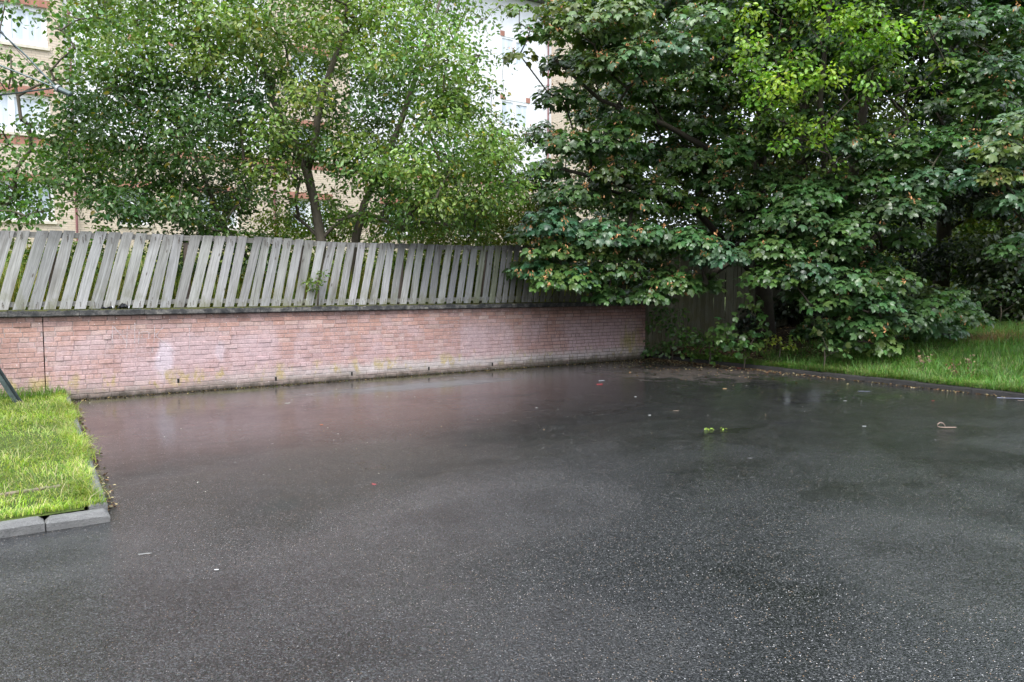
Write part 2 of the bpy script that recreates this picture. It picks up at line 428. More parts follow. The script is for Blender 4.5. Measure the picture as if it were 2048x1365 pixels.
def band_mat():
    m = NM('red_soldier_course'); c = m.coord(); x, y, z = m.sep(c)
    cc = m.n('ShaderNodeCombineXYZ'); m.l(x, cc.inputs[0]); m.l(z, cc.inputs[1])
    b = m.n('ShaderNodeTexBrick'); m.l(cc.outputs[0], b.inputs['Vector']); b.offset = 0
    b.inputs['Color1'].default_value = (.42, .20, .145, 1); b.inputs['Color2'].default_value = (.37, .165, .12, 1)
    b.inputs['Mortar'].default_value = (.3, .2, .16, 1); b.inputs['Scale'].default_value = 1
    b.inputs['Brick Width'].default_value = .075; b.inputs['Row Height'].default_value = .6
    b.inputs['Mortar Size'].default_value = .005
    return m.end(m.prin(b.outputs['Color'], .85, 0, .3))
M_RED = band_mat()
M_REND = simple('white_render', (.78, .78, .79), .9, nscale=2.5, var=.06)
M_UPVC = simple('white_window_plastic', (.85, .85, .86), .35, nscale=3, var=.04)
M_SILL = simple('pale_stone_sill', (.62, .56, .46), .8, nscale=8, var=.15)
M_PIPE = simple('maroon_plastic_pipe', (.22, .09, .09), .45, nscale=4, var=.2)
M_ROOF = simple('dark_roof_tile', (.07, .065, .065), .8, nscale=6, var=.3)
M_STEEL = simple('galvanised_green_steel', (.085, .11, .11), .45, .55, nscale=14, var=.3, bump=.001)
M_DISH = simple('grey_dish_metal', (.33, .33, .34), .5, .2, nscale=6, var=.15)
M_CAB = simple('black_cable', (.015, .015, .015), .5, nscale=10)
def glass_mat():
    m = NM('window_glass'); c = m.coord(); n = m.noise(m.map(c, (5, 1, .5)), 1.0, 3)
    col = m.mix(m.rng(n, .35, .65), (.46, .52, .58), (.66, .70, .74))    # pale sky reflection put into the pane colour
    return m.end(m.prin(col, .08, 0, .8, Coat_Weight=.8, Coat_Roughness=.02))
def dglass_mat():
    m = NM('dark_window_glass'); c = m.coord(); n = m.noise(c, 1.5, 2)
    return m.end(m.prin(m.mix(n, (.02, .025, .03), (.09, .1, .11)), .06, 0, .8))
M_GLASS, M_DGLASS = glass_mat(), dglass_mat()
M_HOLE = simple('dark_recess', (.012, .011, .010), .95)
def chalk_mat():
    m = NM('faded_chalk'); c = m.coord(); n = m.noise(c, 45, 4, .7)
    p = m.prin((.72, .62, .62), .9, 0, .2); tr = m.n('ShaderNodeBsdfTransparent'); mx = m.n('ShaderNodeMixShader')
    m.l(m.rng(n, .35, .6, .2, .7), mx.inputs[0]); m.l(tr.outputs[0], mx.inputs[1]); m.l(p.outputs[0], mx.inputs[2])
    return m.end(mx)
M_CHALK = chalk_mat()

# ------------------------------------------------------------------ foliage generators
OV_V = np.array([(0,0,0),(.24,.28,.06),(.2,.66,.06),(0,1,-.1),(-.2,.66,.06),(-.24,.28,.06)], float); OV_F = [(0,1,2,3),(0,3,4,5)]
BR_V = np.array([(0,0,0),(.36,.22,.07),(.3,.6,.05),(0,1,-.12),(-.3,.6,.05),(-.36,.22,.07)], float); BR_F = OV_F
PM_V = np.array([(0,.36,.04),(0,.05,0),(.30,.0,-.08),(.37,.2,-.02),(.53,.40,-.12),(.46,.60,-.12),(.25,.60,.01),(.17,.84,-.05),(0,1.0,-.15),
                 (-.17,.84,-.05),(-.25,.60,.01),(-.46,.60,-.12),(-.53,.40,-.12),(-.37,.2,-.02),(-.30,.0,-.08)], float)
PM_F = [(0,i,i+1) for i in range(1,14)] + [(0,14,1)]
def nrm(a): return a/np.maximum(np.linalg.norm(a, axis=-1, keepdims=True), 1e-9)
def place(tv, pos, nor, tip, size):
    """template verts: x across, y along the leaf, z normal"""
    nor = nrm(nor); y = nrm(tip - nor*np.sum(tip*nor, 1, keepdims=True)); x = np.cross(y, nor)
    M = np.stack([x, y, nor], 1)            # rows
    return pos[:, None, :] + size[:, None, None]*np.einsum('kj,njc->nkc', tv, M)
class Crown:
    def __init__(s): s.p = []; s.n = []; s.t = []; s.z = []; s.c = []; s.cl = []
    def clump(s, c, r, n, col, size, flat=.6, out=(0, 0, 0), jit=.5, up=.6, droop=.6, hue=.07, fill=.5, low=-.45, colvar=.22, yel=0.0):
        c = np.array(c, float); s.cl.append((Vector(c), r))
        v = nrm(R.normal(size=(n*2, 3))); v = v[v[:, 2] > low][:n]; n = len(v)
        rr = r*(fill + (1.05-fill)*R.random((n, 1))**.6)
        # ragged outline: a few shoots run further out
        k = 5; sh = nrm(R.normal(size=(k, 3))); d = (v @ sh.T).max(1, keepdims=True)
        rr = rr*(1 + .45*np.clip(d-.8, 0, 1)/.2*R.random((n, 1)))
        pos = c + v*rr*np.array([1, 1, flat])
        pos[:, 2] -= .18*r*(np.linalg.norm(v[:, :2], axis=1)**2)*droop
        o = np.array(out, float)
        nor = v*.55 + np.array([0, 0, up]) + o*.35 + R.normal(size=(n, 3))*jit
        tip = v*np.array([1, 1, .2])*.8 + np.array([0, 0, -droop]) + o*.3 + R.normal(size=(n, 3))*.35
        s.p.append(pos); s.n.append(nor); s.t.append(tip)
        s.z.append(size*(.65 + .6*R.random(n)))
        base = np.array(col)*(1 + R.normal()*.13)*np.array([1+R.normal()*hue, 1, 1-R.normal()*hue])
        cc = base[None, :]*(1 + R.normal(size=(n, 1))*colvar)
        cc[:, 0] *= 1 + R.normal(size=n)*.13
        if yel > 0:
            w = R.random(n) < yel; cc[w] = np.array([.30, .24, .035])*(.7+.6*R.random((w.sum(), 1)))
        s.c.append(np.clip(cc, .003, .8))
    def build(s, name, tmpl, mat, parent):
        P, Nn, Tt, Z, C = [np.concatenate(a) for a in (s.p, s.n, s.t, s.z, s.c)]
        o = link(name, npmesh(name, place(tmpl[0], P, Nn, Tt, Z), tmpl[1], C), mat, None)
        o.parent = parent; return o
def branches(mbs, trunk, clumps, r_tip=.006, n=5, maxr=.09, seed=1, twigs=2):
    """grow limbs from a trunk polyline [(p, r)] to the clump centres; thick near the trunk"""
    rg = random.Random(seed)
    nodes = [Vector(p) for p, r in trunk]; par = [-1]*len(nodes); cnt = [0]*len(nodes); start = len(nodes)
    base = nodes[0]
    for c, r in sorted(clumps, key=lambda q: (q[0]-base).length):
        best = min(range(len(nodes)), key=lambda i: (nodes[i]-c).length + max(0, nodes[i].z-c.z+.2)*1.1 + (1.2 if i < 1 else 0))
        a = nodes[best]; L = (c-a).length; k = max(2, int(L/.35)); j = best
        ctrl = (a+c)/2 + Vector((rg.uniform(-.12, .12), rg.uniform(-.12, .12), .12))*L
        for q in range(1, k+1):
            w = q/k; p = a*(1-w)**2 + ctrl*2*w*(1-w) + c*w*w + Vector([rg.uniform(-.02, .02) for _ in range(3)])
            nodes.append(p); par.append(j); cnt.append(0); j = len(nodes)-1
        cnt[j] += 1
        for _ in range(twigs):
            d = Vector((rg.gauss(0, 1), rg.gauss(0, 1), rg.gauss(0, .5))).normalized()*r*.8
            nodes.append(c + d); par.append(j); cnt.append(.3)
    for i in range(len(nodes)-1, start-1, -1):
        if par[i] >= 0: cnt[par[i]] += cnt[i]
    root = list(range(len(nodes)))
    for i in range(start, len(nodes)): root[i] = root[par[i]]
    for i in range(start, len(nodes)):
        mb = mbs.setdefault(root[i], MB()); j = par[i]; ra = min(maxr, r_tip*max(cnt[i], .3)**.55); rb = min(maxr, r_tip*max(cnt[j] if j >= start else cnt[i]*1.3, .3)**.55)
        mb.tube([nodes[j], nodes[i]], [rb, ra], n, cap=False)

def inpoly(x, y, poly):
    c = False; j = len(poly)-1
    for i in range(len(poly)):
        if (poly[i][1] > y) != (poly[j][1] > y) and x < (poly[j][0]-poly[i][0])*(y-poly[i][1])/(poly[j][1]-poly[i][1])+poly[i][0]: c = not c
        j = i
    return c
def scatter(poly, n, mind):
    """n well-spaced points in a polygon"""
    xs = [p[0] for p in poly]; ys = [p[1] for p in poly]; pts = []; tries = 0
    while len(pts) < n and tries < n*60:
        tries += 1; x = random.uniform(min(xs), max(xs)); y = random.uniform(min(ys), max(ys))
        if not inpoly(x, y, poly): continue
        if all((x-a)**2+(y-b)**2 > mind*mind for a, b in pts): pts.append((x, y))
    return pts

from mathutils import noise as mn
import bmesh
def roughen(o, cuts, amp, scale, seed=0):
    bm = bmesh.new(); bm.from_mesh(o.data)
    long = [e for e in bm.edges if e.calc_length() > .12]
    bmesh.ops.subdivide_edges(bm, edges=long, cuts=cuts, use_grid_fill=True)
    for v in bm.verts:
        p = v.co*scale + Vector((seed, 0, 0)); v.co += mn.noise_vector(p)*amp + mn.noise_vector(p*3.7)*amp*.5
        q = mn.noise(v.co*5.0 + Vector((9, seed, 0)))
        if q > .45: v.co += Vector((0, 0, -(q-.45)*.03))
    bm.to_mesh(o.data); bm.free(); return o
# ================================================================== THE SETTING
def grid(name, s0, s1, t0, t1, ns, nt, zf, mat, kind='structure', label=None):
    v = []; f = []
    for i in range(ns+1):
        for j in range(nt+1):
            s = s0+(s1-s0)*i/ns; t = t0+(t1-t0)*j/nt; v.append((s, t, zf(s, t)))
    for i in range(ns):
        for j in range(nt):
            a = i*(nt+1)+j; f.append((a, a+nt+1, a+nt+2, a+1))
    me = bpy.data.meshes.new(name); me.from_pydata(v, [], f); me.polygons.foreach_set('use_smooth', [True]*len(f)); me.update()
    o = link(name, me, mat); o.matrix_world = FRAME; o['kind'] = kind
    if label: o['label'] = label
    return o
grid('ground', -160, 160, -90, 220, 2, 2, lambda s, t: -.03, M_SOIL, label='bare soil under and around the car park')
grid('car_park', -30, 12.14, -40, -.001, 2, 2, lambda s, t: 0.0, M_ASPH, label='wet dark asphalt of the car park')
def wob(s, t): return .05*math.sin(s*1.7+t*.9) + .04*math.sin(s*.7-t*2.3) + .02*math.sin(s*4.1+t*3.3)
def bank_z(s, t):
    z = 1.30 + min(max(t-.35, 0)*.105, 1.5) + wob(s, t)*min(1, t)
    return z
grid('bank', -30, 60, .34, 30, 120, 60, lambda s, t: bank_z(s, t)*(1 if s < 13 else max(.35, 1-(s-13)*.09)) if t > .6 else bank_z(s, t)*(1 if s < 12 else .9 if s < 12.3 else .6), M_TURF, label='grassy bank rising behind the wall and fence')
KS = 12.14
def verge_z(s, t):
    d = s-KS-.12
    z = .10 + (.115*d if d < 7 else .805 + .03*(d-7)) + wob(s, t)*.6*min(1, max(0, d))
    return z
def verge_mat():
    m = NM('verge_earth'); c = m.coord(); x, y, z = m.sep(c); n = m.noise(c, 3, 6, .7); f = m.noise(c, 45, 4)
    soil = m.mix(n, (.018, .014, .009), (.07, .05, .03)); soil = m.mix(m.rng(f, .55, .7, 0, .6), soil, (.13, .09, .05))
    turf = m.mix(f, (.05, .10, .02), (.10, .17, .03))
    k = m.math('SUBTRACT', m.math('ADD', y, m.math('MULTIPLY', n, 2.0)), m.math('MULTIPLY', m.math('SUBTRACT', x, 12.0), .33))
    return m.end(m.prin(m.mix(m.rng(k, -3.2, -1.6, 1, 0, True), soil, turf), .95, 0, .2, m.bump(m.math('ADD', n, f), .03)))
grid('verge', KS+.12, 70, -40, .34, 130, 110, verge_z, verge_mat(), label='sloping verge of soil and grass right of the car park')
grid('lawn_patch', -12, -.50, -7.045, -.002, 30, 30, lambda s, t: .10 + wob(s, t)*.25, M_TURF, label='grass patch between kerb and brick wall')
KL = lambda t: -.08 + (.26/7.0)*t       # left kerb line
# wedge of turf up to the slanting kerb
wv = []; wf = []
for i in range(15):
    t = -.002 - i*(6.948/14); wv += [(-.5, t, .10+wob(-.5, t)*.25), (KL(t)-.10, t, .10)]
for i in range(14): wf.append((2*i, 2*i+2, 2*i+3, 2*i+1))
me = bpy.data.meshes.new('lawn_edge'); me.from_pydata(wv, [], wf); o = link('lawn_edge', me, M_TURF); o.matrix_world = FRAME; tag(o, 'strip of turf beside the left kerb', kind='structure')

# kerbs -------------------------------------------------------------
kb = MB()
t = -7.02
while t < -.1:
    t2 = min(t+.915, -.06); a, b = KL(t), KL(t2)
    n = len(kb.v); kb.rbox((-.125, t, -.05), (0, t2-.012, .112+random.uniform(-.006, .006)), .016, .002)
    for q in range(n, len(kb.v)):
        x, y, z = kb.v[q]; kb.v[q] = (x+KL(y), y, z)
    t = t2
o = roughen(kb.build('kerb', M_KERB), 14, .004, 9, 1); o.matrix_world = FRAME; tag(o, 'concrete kerb along the side of the left grass patch', kind='structure')
kb = MB(); s = -.345
jpx = st(ground(88, 1058))[0]
edges = [-.345, jpx] + [jpx-.915*i for i in range(1, 12)]
for a, b in zip(edges[:-1], edges[1:]):
    kb.rbox((b+.010, -7.17, -.05), (a, -7.035, .084+random.uniform(-.008, .008)), .03, .005)
o = roughen(kb.build('kerb', M_KERB), 14, .004, 9, 1); o.matrix_world = FRAME; tag(o, 'concrete kerb along the front of the left grass patch', kind='structure')
kb = MB(); t = .0
while t > -24:
    kb.rbox((KS, t-.905, -.05), (KS+.12, t, .085+random.uniform(-.008, .008)), .015, .003); t -= .915
o = roughen(kb.build('kerb', M_DKERB), 8, .005, 7, 3); o.matrix_world = FRAME; tag(o, 'dark dirty kerb along the right hand verge', kind='structure')

# ================================================================== BRICK WALL
wall = empty('brick_wall', W0, ANG); tag(wall, 'weathered red brick retaining wall with dark coping below the leaning fence', 'wall')
def wlocal(o): o.parent = wall; return o           # children are written in wall coordinates
SJ = wallpt(88, 700)[0]
weeps = [wallpt(x, y) for x, y in ((357, 766), (552, 757), (704, 747), (858, 736), (985, 729))]
def brick_col(z):
    u = random.random()
    a = np.array((.47, .27, .21)); b = np.array((.46, .295, .26)); c = np.array((.42, .235, .185)); d = np.array((.51, .345, .29))
    col = a if u < .45 else b if u < .72 else c if u < .9 else d
    return col*random.uniform(.88, 1.1)
def bricks(s0, s1, drop=0.0, seed=0):
    mb = MB(); CH = .075
    for i in range(17):
        z0 = i*CH + .006 + drop; s = s0 - random.uniform(0, .2); hd = (i % 4 == 0) or i == 16
        while s < s1:
            w = (.112 if hd else .225) * random.uniform(.93, 1.06)
            if not hd and random.random() < .12: w = .112
            if hd and random.random() < .2: w = .225
            e = s + w; a, b = max(s, s0), min(e-.008, s1)
            for ws, wz in weeps:
                if z0-.02 < wz < z0+CH-.01 and a-.02 < ws < b+.03:
                    if ws < (a+b)/2: a = max(a, ws+.018)
                    else: b = min(b, ws-.018)
            if b-a > .03:
                z1 = z0+CH-.008; dp = random.gauss(0, .0022)
                col = brick_col(z0)
                y = dp*.8
                if random.random() < .035: y = random.uniform(.001, .003); col = col*.85       # spalled face
                if random.random() < .05: y = -random.uniform(.004, .010)
                if random.random() < .03: col = np.array((.50, .35, .30))*random.uniform(.9, 1.1)
                J = lambda k=.0016: random.uniform(-k, k)
                ins = .005
                v = []
                for (x, z) in ((a, z0), (b, z0), (b, z1), (a, z1)): v.append((x+J(.0015), y+.045, z+J(.0015)))
                for (x, z) in ((a, z0), (b, z0), (b, z1), (a, z1)): v.append((x+J(.0015), y+.007, z+J(.0015)))
                for (x, z, sx, sz) in ((a, z0, 1, 1), (b, z0, -1, 1), (b, z1, -1, -1), (a, z1, 1, -1)):
                    v.append((x+sx*ins+J(), y+J(.0012), z+sz*ins+J()))
                f = []
                for k in range(2):
                    for q in range(4): f.append((k*4+q, k*4+(q+1) % 4, k*4+4+(q+1) % 4, k*4+4+q))
                f.append((8, 9, 10, 11)); mb.add(v, f, col)
            s = e
    return mb
SL = -9.0
for (a, b, lab) in ((SJ+.006, WL, None), (SL, SJ-.006, 'greyer brickwork left of the dark vertical joint')):
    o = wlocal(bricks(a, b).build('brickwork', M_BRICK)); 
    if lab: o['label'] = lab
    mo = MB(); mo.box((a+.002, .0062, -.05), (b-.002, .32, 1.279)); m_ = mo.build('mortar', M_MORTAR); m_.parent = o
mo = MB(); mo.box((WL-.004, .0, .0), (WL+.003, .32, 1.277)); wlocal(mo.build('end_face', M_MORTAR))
mo = MB(); mo.box((SJ-.02, .05, 0), (SJ+.02, .3, 1.27)); wlocal(mo.build('expansion_joint', M_HOLE))
for ws, wz in weeps:
    i = int((wz-.006)/.075); z0 = .006+i*.075
    mo = MB(); mo.box((ws-.017, .0050, z0-.004), (ws+.017, .03, z0+.066)); wlocal(mo.build('weep_hole', M_HOLE))  # dark plate stands in for the shade inside the hole
cp = MB(); s = SL
while s < WL+.04:
    e = min(s+.91, WL+.05)
    dz = random.uniform(-.006, .006)
    cp.rbox((s+.004, -.045+random.uniform(-.005, .005), 1.282), (e-.002, .36, 1.38+dz), .012, .002); s = e
wlocal(roughen(cp.build('coping', M_COPE), 10, .0035, 8, 5))
# scratched / chalked letter strokes
ck = MB()
def stroke(pts, w=.012):
    q = [wallpt(*p) for p in pts]
    for (a, b), (c, d) in zip(q[:-1], q[1:]):
        dx, dz = c-a, d-b; L = math.hypot(dx, dz); px_, pz = -dz/L*w/2, dx/L*w/2; nseg = max(1, int(L/.03))
        for k in range(nseg):
            u0, u1 = k/nseg, (k+1)/nseg; j0 = random.uniform(.7, 1.2)
            x0, z0, x1, z1 = a+dx*u0, b+dz*u0, a+dx*u1, b+dz*u1
            y = -.0075
            ck.add([(x0-px_*j0, y, z0-pz*j0), (x0+px_*j0, y, z0+pz*j0), (x1+px_*j0, y, z1+pz*j0), (x1-px_*j0, y, z1-pz*j0)], [(0, 1, 2, 3)])
for g in ([(224.6, 651), (224.6, 688)], [(225, 652), (242, 670), (254, 684)], [(254.5, 652), (253, 697)], [(269.7, 646), (269, 686)], [(278, 664), (277, 690)],
          [(278, 667), (287, 663), (298, 664), (297, 678)], [(309.4, 650), (309, 673), (304.5, 706)], [(330, 652), (320, 661), (311, 672), (325, 683), (349, 706)],
          [(378, 650), (379.6, 678), (378, 706)]):
    stroke(g)
wlocal(ck.build('chalk_writing', M_CHALK))
# moss tufts on coping edge
ms = MB()
for k in range(900):
    s = random.uniform(SL+4, WL); r = random.uniform(.004, .012); y = random.choice((random.gauss(-.04, .006), random.uniform(-.03, .1)))
    if math.sin(s*2.1)+math.sin(s*5.3+1) + random.gauss(0, .7) < .2: continue
    z = 1.383; v = [(s-r*1.6, y, z-.006), (s, y-r, z-.008), (s+r*1.6, y, z-.006), (s, y+r, z-.004), (s+random.gauss(0, .004), y, z+r*.8)]
    ms.add(v, [(0, 1, 4), (1, 2, 4), (2, 3, 4), (3, 0, 4)], (.06*random.uniform(.5, 1.5), .065*random.uniform(.6, 1.3), .012))
wlocal(ms.build('moss', M_GRASS))

# ================================================================== FENCE
fence = empty('picket_fence', S(0, 0, 1.38), ANG); tag(fence, 'grey weathered timber fence of leaning boards standing on the brick wall', 'fence')
FO = Vector((0, 0, -1.38))
def flocal(o): o.parent = fence; o.location = (0, 0, -1.38); return o
FY = .10
def ztop(s): return 2.565 + .02*math.sin(s*.9) + .012*math.sin(s*2.3+1)
pk = MB()
def board(s, w, z0, z1, lean, y, tint, kink=0.0):
    th = .02; n = 6; vs = []; uv = []; uo = random.uniform(0, 50); bow = random.gauss(0, .004); fl = random.gauss(0, .006); bw = [1+.05*math.sin(random.uniform(0, 6))*q/6 for q in range(7)]
    for k in range(n+1):
        u = k/n; z = z0+(z1-z0)*u; c = s + lean*u + bow*math.sin(u*math.pi) + (kink if .35 < u < .8 else 0)
        ww = w*bw[k]; yy = y + fl*u
        for (dx, dy) in ((-ww/2, 0), (ww/2, 0), (ww/2, th), (-ww/2, th)):
            vs.append((c+dx, yy+dy, z + (dx*jt if k == n else 0))); uv.append((uo+dx+(dy*3), uo*1.7+z))
    f = [(0, 3, 2, 1), (4*n, 4*n+1, 4*n+2, 4*n+3)]
    for k in range(n):
        for q in range(4): f.append((4*k+q, 4*k+(q+1) % 4, 4*k+4+(q+1) % 4, 4*k+4+q))
    pk.add(vs, f, tint, uv)
s = -8.9; jt = 0
while s < WL-.06:
    u = max(0, min(1, (s+1)/10.5))
    lean = .34 - .20*u + random.gauss(0, .017); 
    if s > 10.0: lean = .06 + random.gauss(0, .012)
    w = random.uniform(.148, .165) if s < 2 else random.uniform(.132, .15) if s < 7.4 else random.uniform(.11, .13); jt = random.gauss(0, .02)
    b = random.uniform(.70, 1.08); tint = (b, b*random.uniform(.97, 1.0), b*random.uniform(.93, 1.0))
    if s > 7 and random.random() < .3: tint = (b*.8, b*.84, b*.62)
    board(s, w, 1.388, ztop(s+lean)+random.gauss(0, .004), lean, FY+random.choice((0, 0, .004)), tint, 0)
    for zz in (1.46, 1.49, 2.49, 2.525):
        if random.random() < .85:
            cx_ = s + lean*(zz-1.388)/1.18 + random.uniform(-.035, .035); pk.box((cx_-.0045, FY-.0035, zz-.0045), (cx_+.0045, FY+.01, zz+.0045), (.12, .09, .07))
            pk.box((cx_-.004, FY-.0015, zz-.05-random.uniform(0, .05)), (cx_+.004, FY+.01, zz-.0045), (.42, .36, .31))
    s += (.205 if s < 7.4 else .168) + random.gauss(0, .008)
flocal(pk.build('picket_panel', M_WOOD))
pk = MB(); s = WL+.10
while s < WL+5.5:
    jt = 0; b = random.uniform(.6, 1.0)
    board(s, .135, verge_z(s, 0)-.02 if s > KS+.2 else .05, 2.5+random.gauss(0, .01), random.gauss(0, .012), FY, (b, b, b*.8)); s += .152
flocal(pk.build('picket_panel', M_WOOD))['label'] = 'upright green stained boards reaching the ground beyond the wall'
rl = MB(); s = -5.0
def rail(mb, s0, s1, z, hgt=.07, y=FY+.021, dep=.04):
    n = 12
    vs = []; uv = []
    for k in range(n+1):
        s = s0+(s1-s0)*k/n; zz = z + (.02*math.sin(s*.9)) 
        for dy, dz in ((0, -hgt/2), (0, hgt/2), (dep, hgt/2), (dep, -hgt/2)):
            vs.append((s, y+dy, zz+dz)); uv.append((dz+dy+3.3, s+z*7))
    f = [(0, 1, 2, 3), (4*n+3, 4*n+2, 4*n+1, 4*n)]
    for k in range(n):
        for q in range(4): f.append((4*k+q, 4*k+4+q, 4*k+4+(q+1) % 4, 4*k+(q+1) % 4))
    mb.add(vs, f, (.62, .6, .55), uv)
for z, h_ in ((2.508, .085), (1.47, .075)):
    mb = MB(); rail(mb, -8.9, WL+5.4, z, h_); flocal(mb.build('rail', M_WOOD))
mb = MB(); rail(mb, WL+.1, WL+5.4, .75, .07); flocal(mb.build('rail', M_WOOD))
for k in range(-2, 10):
    s = -4.1 + k*1.93; mb = MB(); ln = random.gauss(.05, .03); z0 = 1.2 if s < WL else .2
    y0 = FY+.062
    mb.add([(s-.05, y0, z0), (s+.05, y0, z0), (s+.05, y0+.09, z0), (s-.05, y0+.09, z0), (s-.05+ln, y0, 2.45), (s+.05+ln, y0, 2.45), (s+.05+ln, y0+.09, 2.45), (s-.05+ln, y0+.09, 2.45)],
           [(0,3,2,1),(4,5,6,7),(0,1,5,4),(1,2,6,5),(2,3,7,6),(3,0,4,7)], (.42, .32, .25))
    flocal(mb.build('post', M_WOOD))

# ================================================================== BUILDING
BT = 14.9
def fp(px, py): return wallpt(px, py, BT)
bld = empty('apartment_building', S(0, BT, 2.7), ANG); tag(bld, 'block of flats in cream brick and white render behind the trees', 'building')
def bl(o, parent=None):
    if parent is None: o.parent = bld; o.location = (0, -BT, -2.7)
    else: o.parent = parent
    return o
def bsh(mb, name, mat, parent=None, smooth=False): return bl(mb.build(name, mat, smooth=smooth), parent)
BZ0, BZT = 1.0, 14.3
zb = fp(131, 289)[1]; B0, B1 = zb-.13, zb+.13
s_q = fp(134, 250)[0]; s_a = fp(540, 200)[0]; s_b = fp(700, 200)[0]; s_c = fp(1106, 60)[0]; s_e = s_c+5.0; s_l = -22.0
# ---- windows list: (s0, s1, z0, z1, style)
wins = []
wr = fp(102, 240)[0]; ww = 1.95
zs1, zs0 = fp(95, 192)[1], fp(100, 271)[1]
ST = 2.66; wh = zs1-zs0
for k in (-1, 0, 1, 2):
    for q in (0, -3.6, -7.2): wins.append((wr-ww+q, wr+q, zs0+ST*k, zs1+ST*k, 'g'))
zg0, zg1 = zs0-ST, zs1-ST
for (xa, xb, dk) in ((238, 300, 'g'), (396, 478, 'g'), (580, 660, 'g'), (765, 838, 'g'), (916, 962, 'd'), (1045, 1095, 'd')):
    sa = fp(xa, 410)[0]; sb = fp(xb, 410)[0]
    wins.append((sa, sb, zg0, zg1, dk))
up = []; zc = fp(999, 64)[1]-.11
for (xa, xb) in ((262, 352), (585, 660), (768, 850), (1004, 1062)):
    sa = fp(xa, 200)[0]; sb = fp(xb, 200)[0]
    for k in (-1, 0):
        if xa == 585: wins.append((sa, sb, zs0+ST*(k+1), zs1+ST*(k+1), 'g'))
        else: wins.append((sa, sb, zc-wh+ST*k, zc+ST*k, 'g'))
wins = [w for w in wins if w[3] < BZT-.1 and not (w[0] > s_q and w[2] < B1 < w[3])]
# ---- walls as slabs with true openings
def slab(name, mat, s0, s1, z0, z1, y0, y1, parent=None):
    ws = [w for w in wins if w[0] > s0-.01 and w[1] < s1+.01 and w[2] < z1 and w[3] > z0]
    xs = sorted(set([s0, s1] + [w[0] for w in ws] + [w[1] for w in ws])); zs = sorted(set([z0, z1] + [max(z0, w[2]) for w in ws] + [min(z1, w[3]) for w in ws]))
    mb = MB()
    def solid(i, j):
        if i < 0 or j < 0 or i >= len(xs)-1 or j >= len(zs)-1: return False
        cx, cz = (xs[i]+xs[i+1])/2, (zs[j]+zs[j+1])/2
        return not any(w[0] < cx < w[1] and w[2] < cz < w[3] for w in ws)
    for i in range(len(xs)-1):
        for j in range(len(zs)-1):
            if not solid(i, j): continue
            a, b, c, d = xs[i], xs[i+1], zs[j], zs[j+1]
            mb.add([(a, y0, c), (b, y0, c), (b, y0, d), (a, y0, d)], [(0, 1, 2, 3)])
            if not solid(i-1, j): mb.add([(a, y0, c), (a, y0, d), (a, y1, d), (a, y1, c)], [(0, 1, 2, 3)])
            if not solid(i+1, j): mb.add([(b, y0, c), (b, y1, c), (b, y1, d), (b, y0, d)], [(0, 1, 2, 3)])
            if not solid(i, j-1): mb.add([(a, y0, c), (a, y1, c), (b, y1, c), (b, y0, c)], [(0, 1, 2, 3)])
            if not solid(i, j+1): mb.add([(a, y0, d), (b, y0, d), (b, y1, d), (a, y1, d)], [(0, 1, 2, 3)])
    return bsh(mb, name, mat, parent)
Y0 = BT
slab('brick_wall_face', M_CREAM, s_l, s_e, BZ0, B0, Y0, Y0+.3)
slab('brick_wall_face', M_CREAM, s_l, s_q, B1, BZT, Y0, Y0+.3)
slab('brick_wall_face', M_CREAM, s_a, s_b, B1, BZT, Y0, Y0+.3)
slab('brick_wall_face', M_CREAM, s_c, s_e, B1, BZT, Y0, Y0+.3)
slab('render_panel', M_REND, s_q, s_a, B1, BZT, Y0+.10, Y0+.4)
slab('render_panel', M_REND, s_b, s_c, B1, BZT, Y0+.10, Y0+.4)
mb = MB(); mb.box((s_l, Y0-.012, B0), (s_e, Y0+.28, B1)); bsh(mb, 'brick_band', M_RED)
for (a, b) in ((s_q, s_a), (s_b, s_c)):
    mb = MB(); mb.box((a, Y0-.05, B1+.002), (b, Y0+.2, B1+.10)); bsh(mb, 'ledge', M_SILL)
mb = MB(); mb.box((s_l, Y0+.42, BZ0), (s_e, Y0+9, BZT)); bsh(mb, 'core', M_HOLE)
rf = MB(); rf.add([(s_l-.4, Y0-.5, BZT+.0), (s_e+.4, Y0-.5, BZT+.0), (s_e+.4, Y0+4.6, BZT+1.7), (s_l-.4, Y0+4.6, BZT+1.7), (s_e+.4, Y0+9.6, BZT), (s_l-.4, Y0+9.6, BZT),
    (s_l-.4, Y0-.5, BZT-.15), (s_e+.4, Y0-.5, BZT-.15), (s_e+.4, Y0+9.6, BZT-.15), (s_l-.4, Y0+9.6, BZT-.15)],
    [(0, 1, 2, 3), (3, 2, 4, 5), (6, 7, 1, 0), (6, 9, 8, 7), (8, 9, 5, 4), (0, 3, 5), (1, 4, 2), (0, 5, 9, 6), (1, 7, 8, 4)])
bsh(rf, 'roof', M_ROOF)
